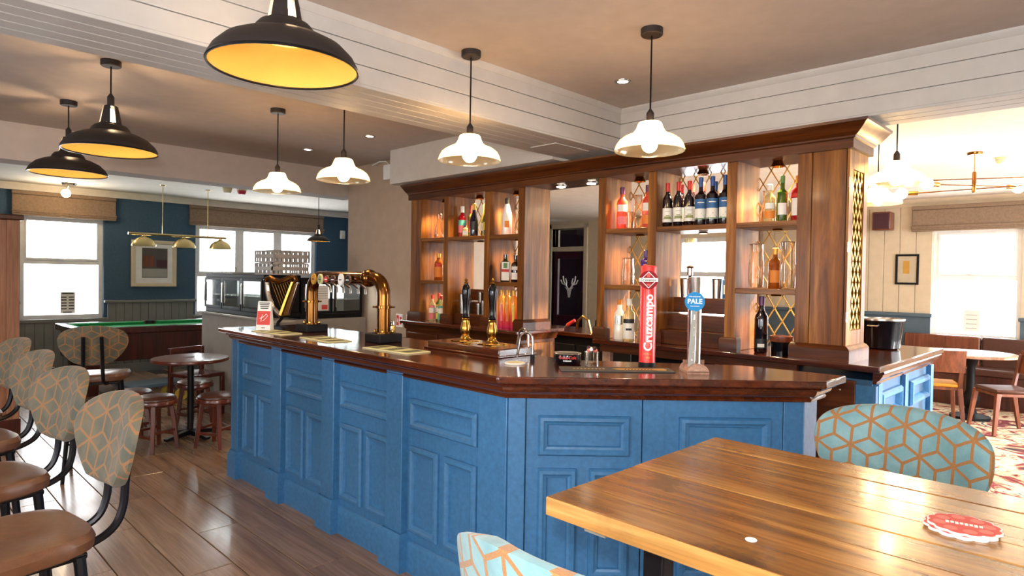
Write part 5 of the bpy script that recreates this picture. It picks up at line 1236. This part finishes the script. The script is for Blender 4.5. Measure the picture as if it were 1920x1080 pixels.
pl = thing('pool_lamp', 'brass bar lamp with three dome shades hung on chains over the pool table', 'lamp', (3.06, 9.55, 1.97), R(2))
MB().tube([(-.62, 0, .07), (.66, 0, .07)], .018, 8).build('bar', 'pale_brass', pl)
for x in (-.43, .08, .58):
    sh = MB().lathe([(.15, -.09), (.148, -.08), (.13, -.03), (.09, .01), (.04, .03), (.02, .045), (.02, .06)], (x, 0, 0), 24, cap=False).build('dome_shade', 'pale_brass', pl); MB().lathe([(.148, -.088), (.128, -.034), (.088, .006), (.0, .025)], (x, 0, 0), 24, cap=False).build('lining', 'cream_plastic', sh)
for x in (-.2, .4): MB().tube([(x, 0, .08), (x, 0, .75)], .006, 6).build('chain', 'pale_brass', pl); MB().lathe([(.03, .74), (.04, .75)], (x, 0, 0), 14).build('ceiling_hook', 'pale_brass', pl)
pc = thing('framed_picture', 'large pale-framed picture between the far windows, behind the brass lamp', 'picture', (3.17, 10.98, 1.66))
MB().ring(-.32, .32, -.36, .36, [(0, 0), (0, .03), (.012, .036), (.05, .03), (.06, .012)]).build('frame', 'frame_cream', pc); MB().box(-.27, .27, -.014, -.01, -.31, .31).build('mount', 'white_print', pc)
MB().box(-.17, .19, -.0165, -.0142, -.22, .24).build('print', 'picture_dark', pc); MB().box(-.165, .185, -.0175, -.0166, -.21, -.08).build('print', 'grey_print', pc); MB().box(-.16, .0, -.0175, -.0166, -.05, .12).build('print', 'chair_wood', pc); MB().box(.03, .185, -.0175, -.0166, -.06, .06).build('print', 'maroon', pc)
MB().box(-.262, .262, -.026, -.023, -.302, .302).build('pane', 'pane', pc)
n_ = thing('paper_notice', 'white paper notice with dark lines stuck on the far left window', 'paper', (2.07, 11.084, 1.06))
MB().box(-.09, .09, -.002, 0, -.15, .16).build('sheet', 'paper', n_)
MB().box(-.07, .07, -.003, -.002, .13, .15).build('print', 'picture_dark', n_); MB().box(-.06, .05, -.003, -.002, -.14, -.125).build('print', 'picture_dark', n_)
for k in range(5):
    for s in (-1, 1): MB().box(s*.045-.035, s*.045+.03, -.003, -.002, -.09+.042*k, -.075+.042*k+.004*(k % 2)).build('print', 'picture_dark', n_)
n2_ = thing('paper_notice', 'white paper notice low on the window of the carpeted room', 'paper', (10.484, 1.62, 1.05), -PI/2); MB().box(-.09, .09, -.002, 0, -.14, .15).build('sheet', 'paper', n2_)
for k in range(4): MB().box(-.06, .06, -.003, -.002, -.1+.06*k, -.092+.06*k).build('print', 'grey_print', n2_)
sc_ = thing('booth_screen', 'tall brown wooden booth screen with a moulded cap at the far left', 'screen', (.3, 7.55, 0))
MB().box(-.9, .71, -.05, .05, 0, 2.0).build('panel', 'brown_panel', sc_, .006); MB().box(-.93, .75, -.09, .09, 2.0, 2.05).build('cap', 'mahogany', sc_, .01); MB().box(.62, .72, -.07, .07, 0, 2.0).build('end_post', 'brown_panel', sc_, .006); MB().box(-.92, .73, -.075, .075, 0, .14).build('plinth', 'mahogany', sc_, .006)
for k, (x, z, cm_) in enumerate(((3.4, 2.72, 'cream_plastic'), (3.6, 2.72, 'fire_red'))):
    f_ = thing('detector', ('cream ceiling smoke detector in the pool room, left of the red one', 'red fire alarm sounder on the pool room ceiling')[k], 'detector', (x+.15, 9.1, z)); MB().lathe([(0, -.07), (.04, -.07), (.055, -.05), (.06, -.02), (.06, 0), (0, 0)], (0, 0, 0), 18).build('body', cm_, f_); MB().disc((0, 0, -.018), .065, .018, 18).build('base_ring', 'cream_plastic', f_)
wl_ = thing('ceiling_wall_lamp', 'small ceiling lamp with a bright bulb above the far left window', 'lamp', (1.95, 10.4, 2.72)); MB().lathe([(0, -.03), (.08, -.03), (.09, 0), (0, 0)], (0, 0, 0), 20).build('base', 'steel', wl_); MB().tube([(0, 0, -.03), (-.03, -.05, -.1)], .015, 8).build('stem', 'steel', wl_); MB().ball((-.05, -.08, -.15), .055, 14, 10).build('light_bulb', 'bulb_far', wl_)
sn = thing('motion_sensor', 'small white sensor high on the navy wall beside the window', 'sensor', (6.45, 10.98, 2.3)); MB().box(-.05, .05, -.05, 0, -.08, .08).build('case', 'white_plastic', sn, .012); MB().box(-.03, .03, -.056, -.05, -.05, .0).build('lens', 'cream_plastic', sn)
# dark chair, trolley and floor plate beyond the round table
tr_ = thing('trolley', 'low blue-grey trolley on yellow-wheeled castors under the pool table end', 'trolley', (2.35, 8.3, 0), R(10)); MB().box(-.3, .35, -.2, .2, .2, .24).build('deck', 'dado_blue', tr_, .006)
for x in (-.25, .3):
    for y in (-.16, .16):
        w_ = MB().tube([(x, y-.02, .07), (x, y+.02, .07)], .07, 18).build('wheel', 'yellow_tyre', tr_); MB().tube([(x, y-.024, .07), (x, y+.024, .07)], .025, 10).build('hub', 'steel', w_); MB().box(x-.02, x+.02, y-.035, y-.026, .06, .2).box(x-.02, x+.02, y+.026, y+.035, .06, .2).build('fork', 'steel', tr_)
dc = thing('slatted_chair', 'dark slatted wooden chair behind the small round table', 'chair', (2.52, 7.25, 0), R(15)); 
MB().box(-.2, .2, -.2, .2, .42, .46).build('seat', 'mahogany', dc, .008)
for x, y, h in ((-.18, -.18, .42), (.18, -.18, .42), (-.18, .18, .72), (.18, .18, .72)): MB().bar((x, y, 0), (x, y, h), .04, .04, (0, 1, 0)).build('leg', 'mahogany', dc, .003)
for z in (.52, .6, .68): MB().box(-.17, .17, .165, .19, z, z+.045).build('back_slat', 'mahogany', dc, .003)

# ---------------------------------------------------------------- carpeted room
def cafe_chair(label, loc, rz, sm):
    """bent-ply chair facing +y"""
    r = thing('cafe_chair', label, 'chair', loc, rz, 'wooden chairs in the carpeted room')
    MB().box(-.2, .2, -.2, .21, .43, .47).build('seat', sm, r, .02, seg=3); MB().box(-.2, .2, -.19, .2, .4, .43).build('seat_frame', 'chair_wood', r, .004)
    for s in (-1, 1):
        MB().bar((s*.185, .19, .43), (s*.22, .24, 0), .045, .045, (0, 1, 0), .03, .03).build('leg', 'chair_wood', r, .004)
        MB().bar((s*.19, -.18, .42), (s*.22, -.27, 0), .05, .045, (0, 1, 0), .03, .03).build('leg', 'chair_wood', r, .004)
        MB().bar((s*.19, -.18, .42), (s*.2, -.26, .8), .045, .03, (0, 1, 0), .035, .025).build('back_post', 'chair_wood', r, .004)
    mb = MB(); n = 10; V = []; F = []
    for i in range(n+1):
        u = -1+2*i/n; d = .045*(1-u*u)
        for z, dy in ((.6, .02), (.84, -.035)):
            for t in (0, .018): V.append((u*.225, -.235-d+dy-t, z))
    for i in range(n):
        a = i*4; F += [(a, a+4, a+6, a+2), (a+1, a+3, a+7, a+5), (a, a+1, a+5, a+4), (a+2, a+6, a+7, a+3)]
    F += [(0, 2, 3, 1), (n*4, n*4+1, n*4+3, n*4+2)]
    mb.add(V, F).build('backrest', 'chair_wood', r); return r
cafe_chair('brown wooden chair with a mustard seat, back turned, right of the blue counter', (8.35, 1.6, .004), R(-70), 'mustard')
cafe_chair('brown wooden chair at the right edge, side on with a pale lit seat', (8.4, .98, .004), R(38), 'leather_dark')
cafe_chair('orange-lit wooden chair behind the round table at the right edge', (9.45, .6, .004), R(70), 'leather_dark')
tb2 = thing('round_dining_table', 'round pale-lit dining table on a black turned pedestal, by the bright window', 'table', (9.0, 1.38, 0)); MB().lathe([(0, .76), (.43, .76), (.45, .75), (.45, .73), (.42, .72), (0, .72)], (0, 0, 0), 40).build('table_top', 'pale_wood', tb2)
MB().lathe([(0, 0), (.2, 0), (.2, .03), (.07, .06), (.05, .12), (.09, .2), (.09, .25), (.045, .32), (.04, .6), (.07, .68), (.12, .72)], (0, 0, 0), 20).build('pedestal', 'black', tb2)
bn = thing('banquette', 'low upholstered wall bench under the bright window of the carpeted room', 'bench', (10.1, 1.6, 0)); MB().box(-.28, .24, -1.0, .75, .0, .4).build('base', 'mahogany', bn, .006); MB().box(-.3, .15, -1.0, .75, .4, .49).build('seat', 'leather_dark', bn, .02, seg=3)
for k, (a, b) in enumerate(((-1.0, -.14), (-.12, .75))): MB().box(.12, .22, a, b, .46, .86).build('backrest', ('leather_dark', 'chair_wood')[k], bn, .02, seg=3)
pk = thing('small_framed_picture', 'small black-framed picture on the cream boards beside the bright window', 'picture', (10.382, 2.37, 1.745), -PI/2)
MB().ring(-.145, .145, -.215, .215, [(0, 0), (0, .02), (.025, .02), (.03, .006)]).build('frame', 'black', pk); MB().box(-.12, .12, -.008, -.004, -.19, .19).build('print', 'frame_cream', pk); MB().box(-.05, .03, -.0086, -.008, -.06, .12).build('print', 'gold_print', pk); MB().box(-.117, .117, -.012, -.01, -.187, .187).build('pane', 'pane', pk)
sk = thing('wall_speaker', 'dark brown loudspeaker box high on the cream wall, left of the window blind', 'speaker', (10.3, 2.66, 2.42)); MB().box(-.14, .07, -.12, .12, -.12, .14).build('cabinet', 'chair_wood', sk, .015); MB().box(-.146, -.14, -.1, .1, -.1, .12).build('grille', 'maroon', sk, .004); MB().box(.05, .08, -.03, .03, -.03, .03).build('bracket', 'black_metal', sk)
chn = thing('sputnik_lamp', 'modern brass ceiling lamp with long thin arms and round bulbs in the carpeted room', 'chandelier', (6.92, 1.08, 2.72))
MB().lathe([(0, -.025), (.055, -.025), (.06, -.005), (.06, 0), (0, 0)], (0, 0, 0), 20).build('ceiling_plate', 'old_brass', chn); MB().tube([(0, 0, -.02), (0, 0, -.18)], .004, 6).build('rod', 'brass', chn); MB().lathe([(.012, -.36), (.016, -.34), (.016, -.18), (.01, -.17)], (0, 0, 0), 12).build('hub', 'old_brass', chn)
for k, (a, z) in enumerate(((128, -.25), (152, -.31), (106, -.34))):
    c, s = math.cos(R(a)), math.sin(R(a)); MB().tube([(c*.42, s*.42, z), (-c*.42, -s*.42, z+.03)], .006, 6).build('arm', 'old_brass', chn)
    for q in (1, -1):
        hd = MB().tube([(q*c*.42, q*s*.42, z+(.0 if q > 0 else .03)), (q*c*.5, q*s*.5, z+(.0 if q > 0 else .03))], .02, 10).build('lamp_holder', 'brass', chn); MB().ball((q*c*.55, q*s*.55, z+(.0 if q > 0 else .03)), .05, 14, 10).build('light_bulb', 'bulb_far', hd)
sd = thing('smoke_alarm', 'yellow-white smoke alarm on the bright ceiling beside the long-armed lamp', 'detector', (7.35, .92, 2.72)); MB().lathe([(0, -.06), (.05, -.06), (.065, -.045), (.07, -.02), (.07, 0), (0, 0)], (0, 0, 0), 20).build('body', 'cream_plastic', sd); MB().lathe([(.068, -.03), (.074, -.028), (.074, -.02), (.068, -.018)], (0, 0, 0), 20).build('vent_ring', 'grey_print', sd)
ct = thing('curtain', 'yellow-brown curtain beside the window seen through the oak shelving', 'curtain', (10.3, 4.72, .75))
V = []; F = []
for i in range(41):
    u = i/40; V += [(.03*math.sin(u*40), -.25+.5*u, 0), (.03*math.sin(u*40), -.25+.5*u, 1.75)]
for i in range(40): F.append((2*i, 2*i+2, 2*i+3, 2*i+1))
MB().add(V, F).build('cloth', 'curtain', ct, fix=False); MB().tube([(0, -.3, 1.77), (0, .3, 1.77)], .015, 8).build('pole', 'brass', ct)
